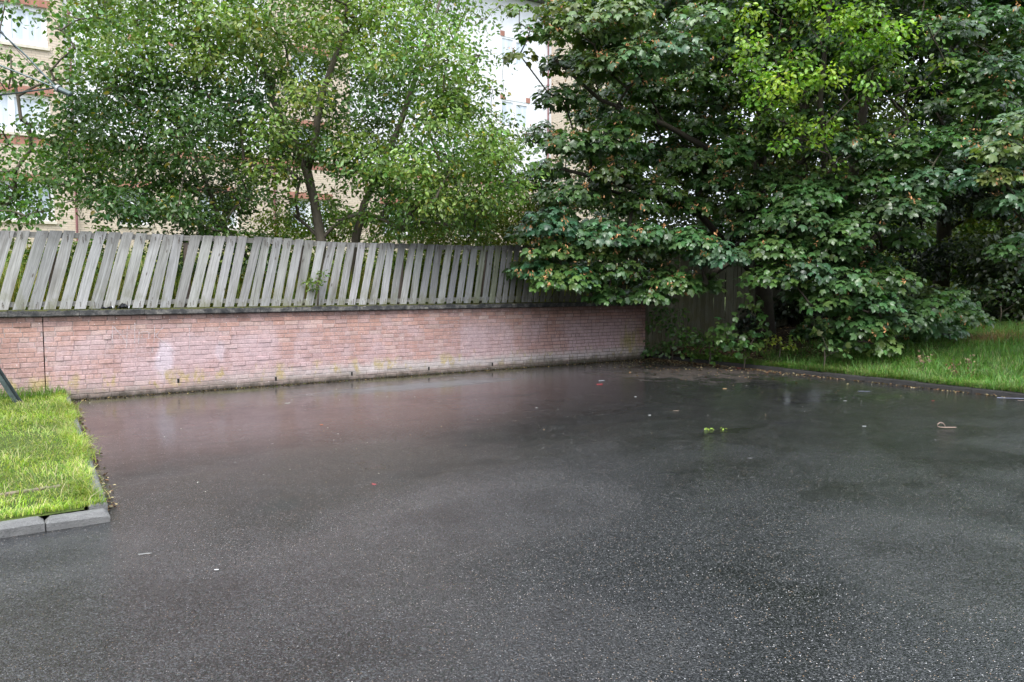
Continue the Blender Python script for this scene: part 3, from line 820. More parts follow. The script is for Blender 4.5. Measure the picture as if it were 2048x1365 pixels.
for (a, b, c, d, stl) in wins:
    w = b-a; fr = MB(); y = Y0+.12; F = .075
    for lo, hi in (((a, y, c), (a+F, y+.07, d)), ((b-F, y, c), (b, y+.07, d)), ((a+F, y, c), (b-F, y+.07, c+F*1.3)), ((a+F, y, d-F), (b-F, y+.07, d))): fr.box(lo, hi)
    m0 = a+w*.46; fr.box((m0-F*.8, y-.004, c+F*1.3), (m0+F*.8, y+.066, d-F))
    if stl == 'g' and w > 1.2:
        for lo, hi in (((m0+F*.8, y-.008, c+F*1.3), (b-F, y+.05, c+F*2)), ((m0+F*.8, y-.008, d-F*1.8), (b-F, y+.05, d-F)), ((m0+F*.8, y-.008, c+F*2), (m0+F*1.5, y+.05, d-F*1.8)), ((b-F*1.8, y-.008, c+F*2), (b-F, y+.05, d-F*1.8))): fr.box(lo, hi)
    wo = bsh(fr, 'window', M_UPVC)
    g = MB(); g.box((a+F*.5, y+.03, c+F*.5), (b-F*.5, y+.045, d-F*.5)); p = g.build('pane', M_GLASS if stl == 'g' else M_DGLASS); p.parent = wo
    if not (b > s_q+.1 and d > 5.5 and not (s_a < a < s_b)):
      g = MB(); g.box((a-.05, Y0-.06, c-.09), (b+.05, Y0+.14, c-.004)); p = g.build('sill', M_SILL); p.parent = wo
    if b < s_q+.1 or d < 5.5 or (s_a < a < s_b):
        g = MB(); g.box((a-.1, Y0-.010, d+.003), (b+.1, Y0+.1, d+.218)); p = g.build('lintel', M_RED); p.parent = wo
    else:
        for e_ in (a-.02, b-.2):
            g = MB(); g.box((e_, Y0+.085, d+.01), (e_+.22, Y0+.2, d+.22)); p = g.build('corner_block', M_RED); p.parent = wo
def pipe(sx, z0, z1, y):
    pp = MB(); pp.tube([(sx, y, z0), (sx, y, z1)], .036, 8)
    for k in range(int((z1-z0)/1.8)): 
        z = z0+.6+k*1.8; pp.tube([(sx, y, z), (sx, y, z+.09)], .05, 8)
        pp.box((sx-.07, y, z+.03), (sx+.07, y+.06, z+.05))
    bsh(pp, 'downpipe', M_PIPE, smooth=False)
pipe(fp(147, 290)[0], 2.4, BZT-.1, Y0-.09); pipe(fp(549, 420)[0], 2.4, B0, Y0-.07); pipe(fp(1104, 60)[0]-.2, B1+.1, BZT-.1, Y0+.0)

# ================================================================== SATELLITE DISH ON STEEL STAND
YD = 10.9
foot = ground(47, 806, .10); mx_ = -8.45; my_ = foot.y + .1
stand = empty('steel_stand', (mx_, my_, .1)); tag(stand, 'green grey steel stand with a slanting channel leg in the grass by the wall', 'stand')
def channel(p0, p1, w=.075, d=.045, th=.006):
    """U channel between two points, open side towards +x/up"""
    p0, p1 = Vector(p0), Vector(p1); ax = (p1-p0).normalized(); sd = Vector((0, -1, 0)); sd = (sd-ax*sd.dot(ax)).normalized(); nn = ax.cross(sd).normalized()
    if nn.x < 0: nn = -nn
    mb = MB()
    def slabb(c0, c1, e0, e1):
        vs = [p + sd*a + nn*b for p in (p0, p1) for a, b in ((c0, e0), (c1, e0), (c1, e1), (c0, e1))]
        mb.add([v - Vector((mx_, my_, .1)) for v in vs], [(0, 1, 2, 3), (7, 6, 5, 4), (0, 4, 5, 1), (1, 5, 6, 2), (2, 6, 7, 3), (3, 7, 4, 0)])
    slabb(-w/2, w/2, -d, -d+th); slabb(w/2, w/2+th, -d, d); slabb(-w/2-th, -w/2, -d, d)
    return mb
top = foot + Vector((-(foot.x-mx_-.06), -.05, 0)); top.z = foot.z + (foot.x-mx_-.06)/.62
channel(foot + Vector((0, 0, -.12)), top, .075, .032).build('leg', M_STEEL, stand)
for d in (Vector((-1.5, .35, 0)), Vector((-.1, -1.6, 0))):
    p = Vector((mx_, my_, -.02)) + d; q = Vector((mx_, my_, top.z)); channel(p, q + (p-q)*.02).build('leg', M_STEEL, stand)
mb = MB(); mb.tube([(0, 0, -.1), (0, 0, 4.55)], .057, 12); mb.build('mast', M_STEEL, stand, smooth=False)
dc = at(-38, 108, YD)
ddish = empty('satellite_dish', dc); tag(ddish, 'large grey satellite dish at the frame edge with three struts holding its receiver', 'satellite dish')
lnb = at(112, 176, YD-.35) - dc
ax = Vector((.885, .42, -.20)).normalized(); e1 = ax.cross(Vector((0, 0, 1))).normalized(); e2 = e1.cross(ax).normalized()
mb = MB(); nr, na, RD, dp_ = 8, 40, .76, .16; vs = []; fs = []
for side in (0, 1):
    for i in range(nr+1):
        r = RD*i/nr
        for k in range(na):
            w = 2*math.pi*k/na; vs.append(e1*(r*math.cos(w)) + e2*(r*math.sin(w)) + ax*(dp_*((r/RD)**2-1) - side*.012))
for side in (0, 1):
    o_ = side*(nr+1)*na
    for i in range(nr):
        for k in range(na):
            a, b = o_+i*na+k, o_+i*na+(k+1) % na; q = (a, b, b+na, a+na); fs.append(q if side == 0 else q[::-1])
for k in range(na):
    a, b = nr*na+k, nr*na+(k+1) % na; o_ = (nr+1)*na; fs.append((a, b, b+o_, a+o_))
mb.add(vs, fs); mb.build('reflector', M_DISH, ddish, smooth=True)
mb = MB(); mb.tube([e1*(RD*math.cos(w*.157)) + e2*(RD*math.sin(w*.157)) for w in range(41)], .013, 6); mb.build('rim', M_DISH, ddish)
for (px, py, Y) in ((2, 66, YD-.05), (4, 133, YD-.45), (-2, 191, YD-.2)):
    p = at(px, py, Y)-dc; mb = MB(); p = p + (p-lnb)*.04
    md = (p+lnb)/2 + Vector((0, 0, .03 if py < 100 else 0)); mb.tube([p, md, lnb], .0115, 8); mb.build('strut', M_STEEL, ddish)
p2 = at(143, 190, YD-.35)-dc; dv = (p2-lnb)
mb = MB(); mb.tube([lnb-dv*.15, lnb+dv*.2, lnb+dv*.22, lnb+dv*.95, lnb+dv], [.03, .03, .038, .034, .02], 12); mb.build('receiver', M_STEEL, ddish)
mb = MB(); mb.tube([lnb+dv*.05, lnb+dv*.2], .05, 12); mb.build('clamp', M_DISH, ddish)
mb = MB(); mp = Vector((mx_, my_, 4.45))-dc; mb.tube([mp, mp*.55 + Vector((0, 0, .05)), -ax*dp_], [.05, .045, .06], 8); mb.build('mount_arm', M_STEEL, ddish)
mb = MB(); q = [lnb+dv*.9]
for k in range(1, 9): u = k/8; q.append((lnb+dv*.9)*(1-u)+(at(2, 66, YD-.05)-dc)*u + Vector((0, 0, .03-.10*math.sin(u*math.pi))))
mb.tube(q[:1]+q[1:], .005, 5); mb.build('cable', M_CAB, ddish)

# ================================================================== TREES
def tree(name, label, trunk, crown, tmpl, leafm, barkm, extra_trunks=(), r_tip=.006, maxr=.08, group=None, cat='tree', seed=1, twigs=2, part='crown', seeds=0, seedcol=(.30, .16, .07)):
    base = Vector(trunk[0][0]); root = empty(name, base); tag(root, label, cat, group)
    mb = MB()
    for tr in [trunk]+list(extra_trunks):
        mb.tube([Vector(p)-base for p, r in tr], [r for p, r in tr], 10)
    allt = [(Vector(p)-base, r) for tr in [trunk]+list(extra_trunks) for p, r in tr]
    cl = [(c-base, r) for c, r in crown.cl]
    t = mb.build('trunk', barkm, root, smooth=True)
    bbs = {}; branches(bbs, allt, cl, r_tip, 5, maxr, seed, twigs)
    for bb in bbs.values(): bb.build('limb' if maxr > .03 else 'stem', barkm, root, smooth=True)
    crown.p = [p-np.array(base) for p in crown.p]
    crown.build(part, tmpl, leafm, root)
    if seeds:
        P = np.concatenate(crown.p); Nn = np.concatenate(crown.n); k = R.integers(0, len(P), seeds)
        m = 7; c = np.repeat(P[k], m, 0) + R.normal(size=(seeds*m, 3))*.04 + np.array([0, -.06, -.03]) + nrm(np.repeat(Nn[k], m, 0))*.09
        tv = np.array([(0, 0, 0), (.2, .3, .05), (.3, .8, 0), (0, 1, 0), (-.14, .5, 0)], float)
        col = np.array(seedcol)*(.6+.8*R.random((seeds*m, 1)))
        V = place(tv, c, R.normal(size=(seeds*m, 3)), np.array([0, 0, -1.0])+R.normal(size=(seeds*m, 3))*.6, np.full(seeds*m, .07))
        o = link('seed_clusters', npmesh('seed_clusters', V, [(0, 1, 2, 3, 4)], col), M_SEED); o.parent = root
    return root
def tp(*pts): return [(at(px, py, Y), r) for px, py, Y, r in pts]

# --- A: the many-stemmed sallow behind the fence
A = Crown(); GA = (.17, .27, .055); YA = 15.6
polyA = [(130,330),(120,230),(180,120),(150,0),(160,-60),(330,-130),(620,-170),(860,-130),(920,-60),(925,0),(935,150),(960,250),(1030,330),(1010,420),(1000,450),(860,440),(800,380),(700,330),(560,300),(500,400),(440,450),(300,440),(200,400)]
for (x, y) in scatter(polyA, 215, 40):
    Y = YA + random.uniform(-1.9, 1.9)
    if x < 420: Y = 14.3 + random.uniform(-1.2, 1.4)
    tone = 1.0
    col = GA
    if x < 520 and y > 150: col = (.075, .145, .038)
    elif (520 < x < 800 and 140 < y < 330): col = (.085, .155, .036)
    A.clump(at(x, y, Y), random.uniform(.38, .62), random.randint(290, 400), col, .098, flat=.75, out=(-.1, -.7, .1), jit=.75, up=.5, droop=.35, fill=.15, low=-.9, yel=.02)
for (x, y, Y) in ((940,330,14.8),(960,400,14.8),(990,300,15.5),(610,190,14),(540,260,14),(720,300,14.2),(830,330,14),(870,400,14.1),(420,120,13.6),(500,60,13.7),(640,60,13.8),(760,120,13.8),(880,240,14),(900,200,14.4)):
    A.clump(at(x, y, Y), .5, 380, (.18, .26, .055), .1, flat=.8, out=(-.1, -.7, .1), jit=.75, up=.5, droop=.3, fill=.15, low=-.9, yel=.03)
# sprays hanging to the fence and thin airy twigs by the trunks
for (x, y, Y, r, n) in ((975,40,15.3,.35,40),(960,110,15,.35,50),(985,180,15,.35,50),(1010,250,15,.4,90),(950,220,15,.35,90),(940,20,15,.35,60),(1030,290,15.2,.35,80),(1000,330,15.2,.4,130),(1030,390,15.4,.35,100),(1000,10,15.3,.3,20),(1010,120,15.2,.3,18),(980,280,15,.4,130),(950,440,15.3,.35,110),(590,430,15.4,.35,60),(680,440,15.6,.35,60),(770,440,15.5,.4,90),(840,450,15.2,.35,90),(930,430,15.2,.35,90),(560,350,15.3,.4,80),(700,370,15.5,.35,50),(960,470,15.6,.3,60),(640,400,16,.4,60),(500,330,15,.4,90),(480,250,14.5,.4,90),(770,410,14.6,.35,120),(820,430,14.5,.4,150),(860,400,14.4,.4,150),(900,450,14.8,.35,110),(300,330,14,.45,150),(250,300,14,.4,130),(360,400,14,.4,150),(240,400,14,.35,90),(420,430,14.2,.35,110),(570,330,14.6,.35,90),(620,290,14.6,.4,150),(680,330,14.7,.4,130),(700,270,14.5,.45,170),(750,360,14.6,.4,150),(800,300,14.5,.45,170),(560,260,14.5,.4,150),(600,360,14.8,.25,35),(480,400,14.6,.3,70),(540,400,14.7,.3,80),(590,400,14.7,.25,60),(660,400,14.8,.28,70),(690,440,15,.25,60),(780,380,14.5,.4,150),(740,430,14.8,.3,90),(800,460,14.7,.3,90),(160,400,14,.3,60),(280,430,14,.3,90),(440,460,14.2,.3,60),(900,350,14.3,.45,170),(980,400,14.8,.35,120),(200,330,14,.35,70)):
    A.clump(at(x, y, Y), r, int(n*1.6), (.11, .19, .035), .09, flat=.8, out=(0, -.6, 0), jit=.8, up=.4, droop=.4, fill=.1, low=-.9, yel=.03)
g0 = at(640, 540, 15.2); 
trA = [(Vector((g0.x, g0.y, 1.3)), .115), (at(642, 480, 15.2), .10), (at(628, 400, 15.25), .085), (at(612, 335, 15.3), .095), (at(590, 290, 15.4), .062), (at(545, 200, 15.5), .06), (at(510, 60, 15.6), .045), (at(490, -60, 15.6), .02)]
trA2 = [(at(614, 338, 15.3), .09), (at(628, 300, 15.2), .075), (at(640, 200, 15.1), .06), (at(690, 60, 15.0), .045), (at(700, -70, 15), .02)]
g1 = at(705, 520, 15.9)
trB = [(Vector((g1.x, g1.y, 1.4)), .10), (at(712, 475, 15.9), .088), (at(728, 410, 15.9), .075), (at(755, 350, 15.9), .055), (at(800, 250, 15.8), .06), (at(850, 100, 15.7), .045), (at(890, -30, 15.6), .02)]
trC = [(Vector((g1.x-1.6, g1.y+.3, 1.4)), .045), (at(440, 440, 15), .04), (at(400, 330, 14.6), .035), (at(330, 200, 14.4), .035), (at(270, 40, 14.3), .02)]
tree('sallow_tree', 'light green many stemmed tree with two leaning trunks behind the fence', trA, A, (OV_V, OV_F), M_LEAF, M_BARK, (trA2, trB, trC), r_tip=.0033, maxr=.035)

# --- B: broad leaved tree coming in from the left
B = Crown(); GB = (.10, .19, .038)
for (x, y, r, n) in ((10,10,.35,60),(90,20,.4,80),(160,40,.35,70),(215,40,.3,60),(120,60,.25,30),(150,100,.2,25),(20,110,.2,20),(90,130,.2,20),(60,150,.25,35),(20,150,.3,50),(110,160,.3,50),(150,130,.22,30),(10,180,.2,30),
                     (-10,250,.3,40),(20,290,.3,60),(60,300,.3,70),(30,340,.45,130),(90,350,.4,110),(140,370,.3,50),(-20,350,.5,130),(20,400,.4,90),(85,400,.3,60),(50,430,.3,45),(130,345,.25,30),(180,400,.2,20),(20,420,.35,80),(60,385,.35,90),(100,420,.28,50),(30,380,.35,80),(-20,420,.4,90),(60,250,.22,30),(140,290,.22,30),
                     (-60,60,.5,130),(-80,180,.5,120),(-120,300,.6,150),(-60,-60,.6,160),(60,-60,.6,160),(200,-60,.5,120),(-180,60,.8,200),(-220,220,.8,220),(-200,400,.7,160),(-250,-120,.9,220),(60,-200,.7,160),(-120,-250,.9,220)):
    B.clump(at(x, y, 12.6+random.uniform(-.5, .5)), r, int(n*1.5), GB if y > 250 else (.09, .17, .035), .078, flat=.85, out=(.2, -.5, 0), jit=.6, up=.5, droop=.6, fill=.1, low=-.9)
bx = at(-230, 500, 13.2)
trD = [(Vector((bx.x, bx.y, 1.35)), .16), (at(-235, 300, 13.2), .13), (at(-200, 100, 13.1), .1), (at(-150, -150, 13.1), .06), (at(-120, -300, 13.1), .03)]
tree('lime_tree', 'broad leaved tree reaching in at the left edge, trunk outside the frame', trD, B, (BR_V, BR_F), M_LEAF, M_BARK, r_tip=.005, maxr=.05, seed=3, twigs=1)

# --- sycamores
SG = (.060, .120, .032)
def syc(name, label, poly, n, mind, Yf, Yb, trunk, seed, col=SG, size=.15, seeds=0, ln=230, rad=(.42, .66), extra=(), ext=(), droop=.8, seedcol=(.42,.22,.10), group='sycamores right of the wall'):
    C_ = Crown()
    for (x, y) in scatter(poly, n, mind):
        Y = random.uniform(Yf(x, y), Yf(x, y)+1.4) if random.random() < .55 else random.uniform(Yf(x, y)+1, Yb)
        p = at(x, y, Y); r = random.uniform(*rad)
        C_.clump(p, r, int(ln*(r/.55)**2*random.uniform(.8, 1.2)), col, size, flat=.5, out=(-.15, -.8, .1), jit=.38, up=.75, droop=droop, fill=.35, low=-.35, hue=.1)
    for (x, y, Y, r, k, cl) in extra:
        C_.clump(at(x, y, Y), r, int(k*1.9), cl or col, size, flat=.55, out=(-.15, -.8, .1), jit=.38, up=.75, droop=droop, fill=.35, low=-.35, hue=.08)
    return tree(name, label, trunk, C_, (PM_V, PM_F), M_SYC, M_DBARK, ext, r_tip=.007, maxr=.09, seed=seed, seeds=seeds, seedcol=seedcol, twigs=1, group=group)
def yf1(x, y): return 15.3 + (0.6 if x > 1250 else 0) - (.4 if y > 420 else 0)
tb = S(KS+2.7, -1.2); tb.z = verge_z(KS+2.7, -1.2)-.1
poly1 = [(1120,30),(1150,-50),(1230,-160),(1500,-230),(1640,-150),(1600,100),(1560,300),(1570,480),(1500,520),(1440,560),(1330,585),(1270,600),(1190,590),(1060,555),(1050,470),(1090,420),(1080,330),(1040,380),(1060,300),(1110,220),(1115,120)]
t1 = [(tb, .24), (tb+Vector((-.1, .1, 1.6)), .19), (tb+Vector((-.25, .1, 3.4)), .16), (at(1528, 120, 18.6), .13), (at(1522, -60, 18.6), .1), (at(1510, -150, 18.5), .05)]
t1b = [(tb+Vector((-.15, .1, 2.2)), .1), (at(1420, 300, 17.6), .07), (at(1330, 250, 17), .055), (at(1200, 200, 16.4), .04), (at(1110, 120, 16), .025)]
t1c = [(tb+Vector((-.1, .1, 1.5)), .1), (at(1400, 430, 17.4), .07), (at(1250, 370, 16.6), .055), (at(1130, 340, 16), .035)]
ex1 = [(1075,540,15.2,.4,70,(0.061,0.135,0.061)),(1110,500,15.1,.5,90,None),(1150,555,15.1,.45,80,(0.061,0.135,0.061)),(1215,590,15.4,.38,60,None),(1290,590,15.5,.38,60,None),(1100,450,15.0,.5,100,(0.054,0.121,0.061)),(1200,470,15.1,.55,110,(0.061,0.128,0.054)),
       (1290,470,15.3,.5,100,(0.061,0.135,0.047)),(1380,480,15.3,.5,100,(0.061,0.135,0.047)),(1440,510,15.3,.5,90,(0.061,0.128,0.061)),(1340,560,15.5,.4,60,None),(1230,540,15.3,.5,90,None),(1260,120,14.9,.6,120,(0.095,0.162,0.061)),(1350,100,15,.6,120,(0.081,0.149,0.061)),
       (1150,60,15.1,.6,110,(0.115,0.169,0.047)),(1130,20,15.2,.55,90,(0.121,0.176,0.047)),(1240,30,15,.6,120,(0.108,0.169,0.054)),(1400,40,15.2,.6,110,(0.095,0.162,0.054)),(1200,130,15.2,.5,90,(0.095,0.155,0.047)),(1060,60,15.4,.35,28,(0.095,0.149,0.041)),(1040,20,15.5,.3,18,(0.095,0.149,0.041)),(1040,110,15.5,.3,16,(0.095,0.149,0.041))]
syc('sycamore_tree', 'large sycamore with seed clusters drooping over the end of the brick wall', poly1, 150, 50, yf1, 19.5, t1, 11, seeds=950, extra=ex1, ext=(t1b, t1c))
poly2 = [(1560,300),(1600,80),(1620,-170),(1900,-240),(2120,-120),(2110,100),(2080,300),(1950,330),(1880,420),(1830,480),(1780,560),(1900,600),(1950,640),(1830,690),(1720,700),(1650,690),(1610,640),(1560,560),(1520,520),(1560,450)]
def yf2(x, y): return 15.2 + (.5 if y < 300 else 0) + (.6 if x > 1850 else 0)
tb2 = S(KS+5.2, -1.6); tb2.z = verge_z(KS+5.2, -1.6)-.1
t2 = [(tb2, .2), (tb2+Vector((0, .1, 1.6)), .16), (tb2+Vector((.1, 0, 3.5)), .13), (at(1760, 0, 18.6), .1), (at(1760, -130, 18.5), .05)]
ex1 += [(1080,60,15.3,.4,80,(.09,.14,.04)),(1100,90,15.2,.4,80,None),(1085,210,15.3,.4,70,None),(1070,290,15.3,.4,80,None),(1060,370,15.4,.4,90,None),(1055,10,15.3,.35,50,(.09,.14,.04)),(1110,150,15.3,.4,80,None),(1110,40,15.6,.45,90,None),(1115,120,15.6,.45,90,None),(1105,200,15.6,.45,90,None),(1100,290,15.6,.45,90,None),(1480,470,16.6,.5,100,None),(1530,540,16.8,.45,70,None),(1400,540,16.4,.4,60,None),(1040,30,15.4,.35,34,(0.139,0.182,0.034)),(1070,100,15.4,.38,42,(0.139,0.182,0.034)),(1085,160,15.4,.38,40,(0.109,0.169,0.034)),(1040,190,15.4,.3,24,(0.109,0.169,0.034)),(1090,20,15.4,.4,50,(.1,.15,.04)),(1060,260,15.4,.4,60,None),(1050,330,15.4,.4,70,None),(1060,400,15.5,.4,80,None)]
ex2 = [(1560,500,15.2,.5,90,None),(1600,440,15.1,.55,100,(0.054,0.111,0.043)),(1680,470,15,.55,100,None),(1620,540,14.9,.5,90,(0.062,0.117,0.043)),(1690,560,14.8,.55,110,(0.070,0.130,0.043)),(1650,600,14.9,.45,80,None),(1740,600,14.9,.5,90,(0.062,0.117,0.043)),(1720,650,15,.5,90,None),
       (1800,640,15.2,.5,90,(0.054,0.104,0.038)),(1860,620,15.4,.45,70,None),(1900,600,15.6,.4,60,None),(1760,690,15,.35,50,(0.093,0.156,0.043)),(1850,360,15.2,.5,90,(0.054,0.104,0.043)),(1800,300,15.3,.5,90,None),(1780,420,15,.5,90,(0.054,0.104,0.043)),(1830,410,15,.45,80,(0.070,0.124,0.043)),
       (1900,60,15.4,.5,80,(0.054,0.111,0.043)),(2000,140,15.2,.5,90,(0.054,0.111,0.047)),(1970,200,15.4,.5,90,None),(1690,290,15.2,.45,80,(0.054,0.111,0.043)),(1900,280,15.6,.5,80,None),(1640,80,15.6,.45,70,(0.054,0.111,0.043))]
syc('sycamore_tree', 'dark sycamore standing on the verge with branches trailing to the grass', poly2, 135, 54, yf2, 20, t2, 12, seeds=330, extra=ex2)
poly3 = [(1975,250),(2060,180),(2250,100),(2400,300),(2300,560),(2060,540),(2000,420),(1965,340)]
tb3 = S(KS+8.0, -6.0); tb3.z = verge_z(KS+8.0, -6.0)-.1
t3 = [(tb3, .2), (tb3+Vector((-.1, 0, 1.7)), .16), (tb3+Vector((-.2, 0, 3.4)), .12), (tb3+Vector((-.2, 0, 5.5)), .07), (tb3+Vector((0, .1, 7.5)), .03)]
C3 = lambda x, y: 12.9
syc('sycamore_tree', 'paler green sycamore branch mass at the right edge, above the grass', poly3, 26, 60, C3, 15.5, t3, 13, col=(.06, .115, .055), size=.14, seeds=130, rad=(.35, .55),
    extra=[(2010,300,12.8,.35,75,(0.116,0.169,0.051)),(2040,250,12.8,.35,75,(0.116,0.169,0.051)),(1995,350,12.9,.3,50,(0.109,0.163,0.047)),(2040,400,12.9,.35,60,None),(2020,500,13.2,.35,50,(0.046,0.104,0.034)),(2300,0,14,.8,150,None),(2200,-150,14.5,.8,150,None),(2400,150,13.5,.8,150,None)])
# --- bright lime green tree between the sycamores
L = Crown(); YL = 14.75
for (x, y, r, n) in ((1500,90,.3,50),(1490,130,.25,40),(1520,150,.3,55),(1560,170,.35,70),(1610,160,.3,60),(1660,150,.28,50),(1520,200,.3,60),(1560,220,.28,50),(1590,120,.3,55),(1680,40,.35,80),(1730,30,.4,90),(1760,70,.35,80),(1720,90,.3,65),(1780,120,.3,55),(1700,120,.28,50),
                     (1590,260,.25,40),(1640,280,.22,35),(1650,250,.22,30),(1740,170,.25,30),(1800,60,.3,45),(1620,0,.35,70),(1500,30,.25,35),(1700,-60,.5,120),(1560,-40,.4,70),(1800,-80,.5,100),(1650,-160,.6,140),(1760,-200,.6,130),(1570,290,.2,30)):
    L.clump(at(x, y, YL+random.uniform(-.45, .3)), r*1.15, int(n*2.0), random.choice(((.22, .35, .03), (.18, .30, .028), (.12, .23, .022))), .1, flat=.7, out=(-.1, -.7, .2), jit=.6, up=.6, droop=.4, fill=.1, low=-.9)
for (x, y) in scatter([(1440,60),(1500,0),(1560,-60),(1850,-100),(1920,60),(1850,230),(1700,340),(1600,330),(1480,240)], 46, 42):
    L.clump(at(x, y, YL+random.uniform(0, .9)), random.uniform(.25, .4), random.randint(30, 70), random.choice(((.11, .19, .03), (.085, .16, .028), (.13, .22, .03))), .1, flat=.7, out=(-.1, -.7, .2), jit=.6, up=.6, droop=.4, fill=.1, low=-.9)
tl = S(KS+3.9, -3.4); tl.z = verge_z(KS+3.9, -3.4)-.1
tL = [(tl, .1), (tl+Vector((.05, .1, 1.8)), .085), (at(1650, 350, 16.2), .07), (at(1640, 200, 15.6), .055), (at(1660, 0, 15.3), .04), (at(1670, -150, 15.3), .02)]
tree('beech_tree', 'bright lime green slender tree in front of the dark sycamores', tL, L, (OV_V*np.array([1.25, 1, 1]), OV_F), M_LEAF, M_DBARK, r_tip=.004, maxr=.035, seed=5, twigs=1)

# --- trees further back that close the view
def backtree(label, poly, n, mind, Y0_, Y1_, col, base, seed, size=.125, ln=560, rad=(.6, 1.0), tm=(BR_V, BR_F)):
    C_ = Crown()
    for (x, y) in scatter(poly, n, mind):
        r = random.uniform(*rad)
        C_.clump(at(x, y, random.uniform(Y0_, Y1_)), r, int(ln*(r/.7)**2), col, size, flat=.6, out=(0, -.6, .1), jit=.5, up=.6, droop=.5, fill=.2, low=-.7)
    b = Vector(base); tr = [(b, .26), (b+Vector((.1, .1, 2.5)), .21), (b+Vector((-.1, 0, 5)), .16), (b+Vector((.1, 0, 8)), .09), (b+Vector((0, 0, 10)), .04)]
    return tree('background_tree', label, tr, C_, tm, M_LEAF, M_DBARK, r_tip=.009, maxr=.1, seed=seed, twigs=1, group='trees behind the sycamores')
def vb(px, Y):
    p = at(px, 600, Y); s_, t_ = st(p); p.z = (verge_z(s_, t_) if t_ < .34 else bank_z(s_, t_)*max(.35, 1-(s_-13)*.09)) - .2; return p
backtree('dark background tree rising behind the fence end', [(1180,-130),(1560,-200),(1700,-80),(1760,300),(1640,520),(1500,540),(1300,520),(1150,480),(1170,200)], 150, 50, 20.5, 24, (.075,.11,.025), vb(1400, 22.5), 21)
backtree('yellow green background tree seen through the gap beside the dark trunk', [(1600,-130),(2150,-200),(2250,350),(2250,610),(2000,640),(1900,560),(1840,480),(1760,620),(1620,600),(1600,300)], 120, 62, 22, 26, (.13,.17,.025), vb(1880, 24), 22)
backtree('shaded background tree low behind the verge', [(1450,480),(1650,430),(1900,500),(1880,560),(1900,640),(1700,660),(1450,650)], 40, 55, 20.5, 22.5, (.02,.035,.012), vb(1600, 21.5), 23, rad=(.5, .8))
backtree('pale green far tree closing the gap behind the verge', [(1780,420),(2100,380),(2300,520),(2300,640),(1800,640)], 120, 32, 30, 33, (.13,.20,.035), vb(2000, 32), 25, rad=(1.0, 1.5))
backtree('large shaded tree filling the view at the upper right', [(1750,-100),(2300,-150),(2300,420),(1850,420)], 100, 55, 20, 23, (.03,.05,.02), vb(2200, 22.5), 26)
backtree('dark background tree far behind the right side of the verge', [(1940,500),(2000,450),(2400,400),(2500,640),(1960,650)], 60, 45, 18.5, 21, (.035,.055,.015), vb(2120, 20), 24, rad=(.5, .8))

# ------------------------------------------------------------------ shrubs
def shrub(name, label, pts, col, size, tm, mat, base, group, cat='shrub', yel=0.0, up=.5, jit=.6, seed=1, lows=-.9, droop=.4):
    C_ = Crown()
    for (x, y, Y, r, n) in pts:
        C_.clump(at(x, y, Y), r, n, col, size, flat=.85, out=(0, -.5, .1), jit=jit, up=up, droop=droop, fill=.1, low=lows, yel=yel)
    b = Vector(base); tr = [(b, .018), (b+Vector((.02, 0, .25)), .014), (b+Vector((0, .02, .5)), .008)]
    return tree(name, label, tr, C_, tm, mat, M_BARK, r_tip=.003, maxr=.02, group=group, cat=cat, part='foliage', twigs=1, seed=seed)
OV, PM, BR = (OV_V, OV_F), (PM_V, PM_F), (BR_V, BR_F)
def bk(px, Y):
    p = at(px, 560, Y); s_, t_ = st(p); p.z = bank_z(s_, max(t_, .4))-.05; return p
YG = (.24, .30, .045)
G1 = 'shrubs on the bank behind the fence'
shrub('bank_shrub', 'yellow green shrub showing above the fence right of the second trunk', [(x, y, 17+random.uniform(-.4, .6), random.uniform(.3, .45), 330) for x, y in scatter([(850,430),(900,415),(980,420),(980,540),(850,540)], 24, 22)], YG, .07, OV, M_LEAF, bk(910, 17.3), G1, yel=.06, seed=31)
shrub('bank_shrub', 'yellow green shrub beside the sycamore just above the fence', [(x, y, 17.6+random.uniform(-.4, .6), random.uniform(.3, .45), 330) for x, y in scatter([(975,415),(1060,385),(1130,410),(1130,560),(975,540)], 26, 24)], (.19, .25, .04), .085, OV, M_LEAF, bk(1050, 17.9), G1, yel=.04, seed=32)
shrub('bank_shrub', 'green undergrowth shrub behind the fence between the two leaning trunks', [(x, y, 16.5+random.uniform(-.3, .9), random.uniform(.28, .4), 240) for x, y in scatter([(500,450),(560,425),(700,415),(840,425),(840,560),(500,560)], 40, 24)], (.19, .29, .035), .085, OV, M_LEAF, bk(690, 16.9), G1, yel=.05, seed=33)
shrub('bank_shrub', 'dark green shrub seen through the fence gaps below the left foliage', [(x, y, 14.6+random.uniform(-.2, .7), random.uniform(.28, .42), 270) for x, y in scatter([(290,480),(470,470),(560,500),(560,590),(290,580)], 18, 28)], (.055, .11, .02), .085, OV, M_LEAF, bk(420, 15), G1, yel=.03, seed=34)
shrub('bank_shrub', 'low bright green weeds behind the fence near its left end', [(x, y, 13.2+random.uniform(-.2, .7), random.uniform(.2, .34), 180) for x, y in scatter([(20,480),(240,465),(260,590),(20,590)], 18, 30)], (.13, .22, .03), .085, OV, M_LEAF, bk(150, 13.6), G1, yel=.1, seed=35)
shrub('bank_shrub', 'green weeds behind the fence in front of the sycamore', [(x, y, 17.2+random.uniform(-.3, .5), random.uniform(.25, .4), 240) for x, y in scatter([(790,520),(1000,500),(1060,590),(790,590)], 14, 28)], (.11, .17, .025), .085, OV, M_LEAF, bk(900, 17), G1, yel=.05, seed=36)
def front(px, py, z=0.0): return ground(px, py, z)
cb = S(st(wallpt and at(632, 600, 14.0))[0], -.0); s632 = wallpt(632, 560, FY)[0]
sp = S(s632, FY-.06, 1.385)
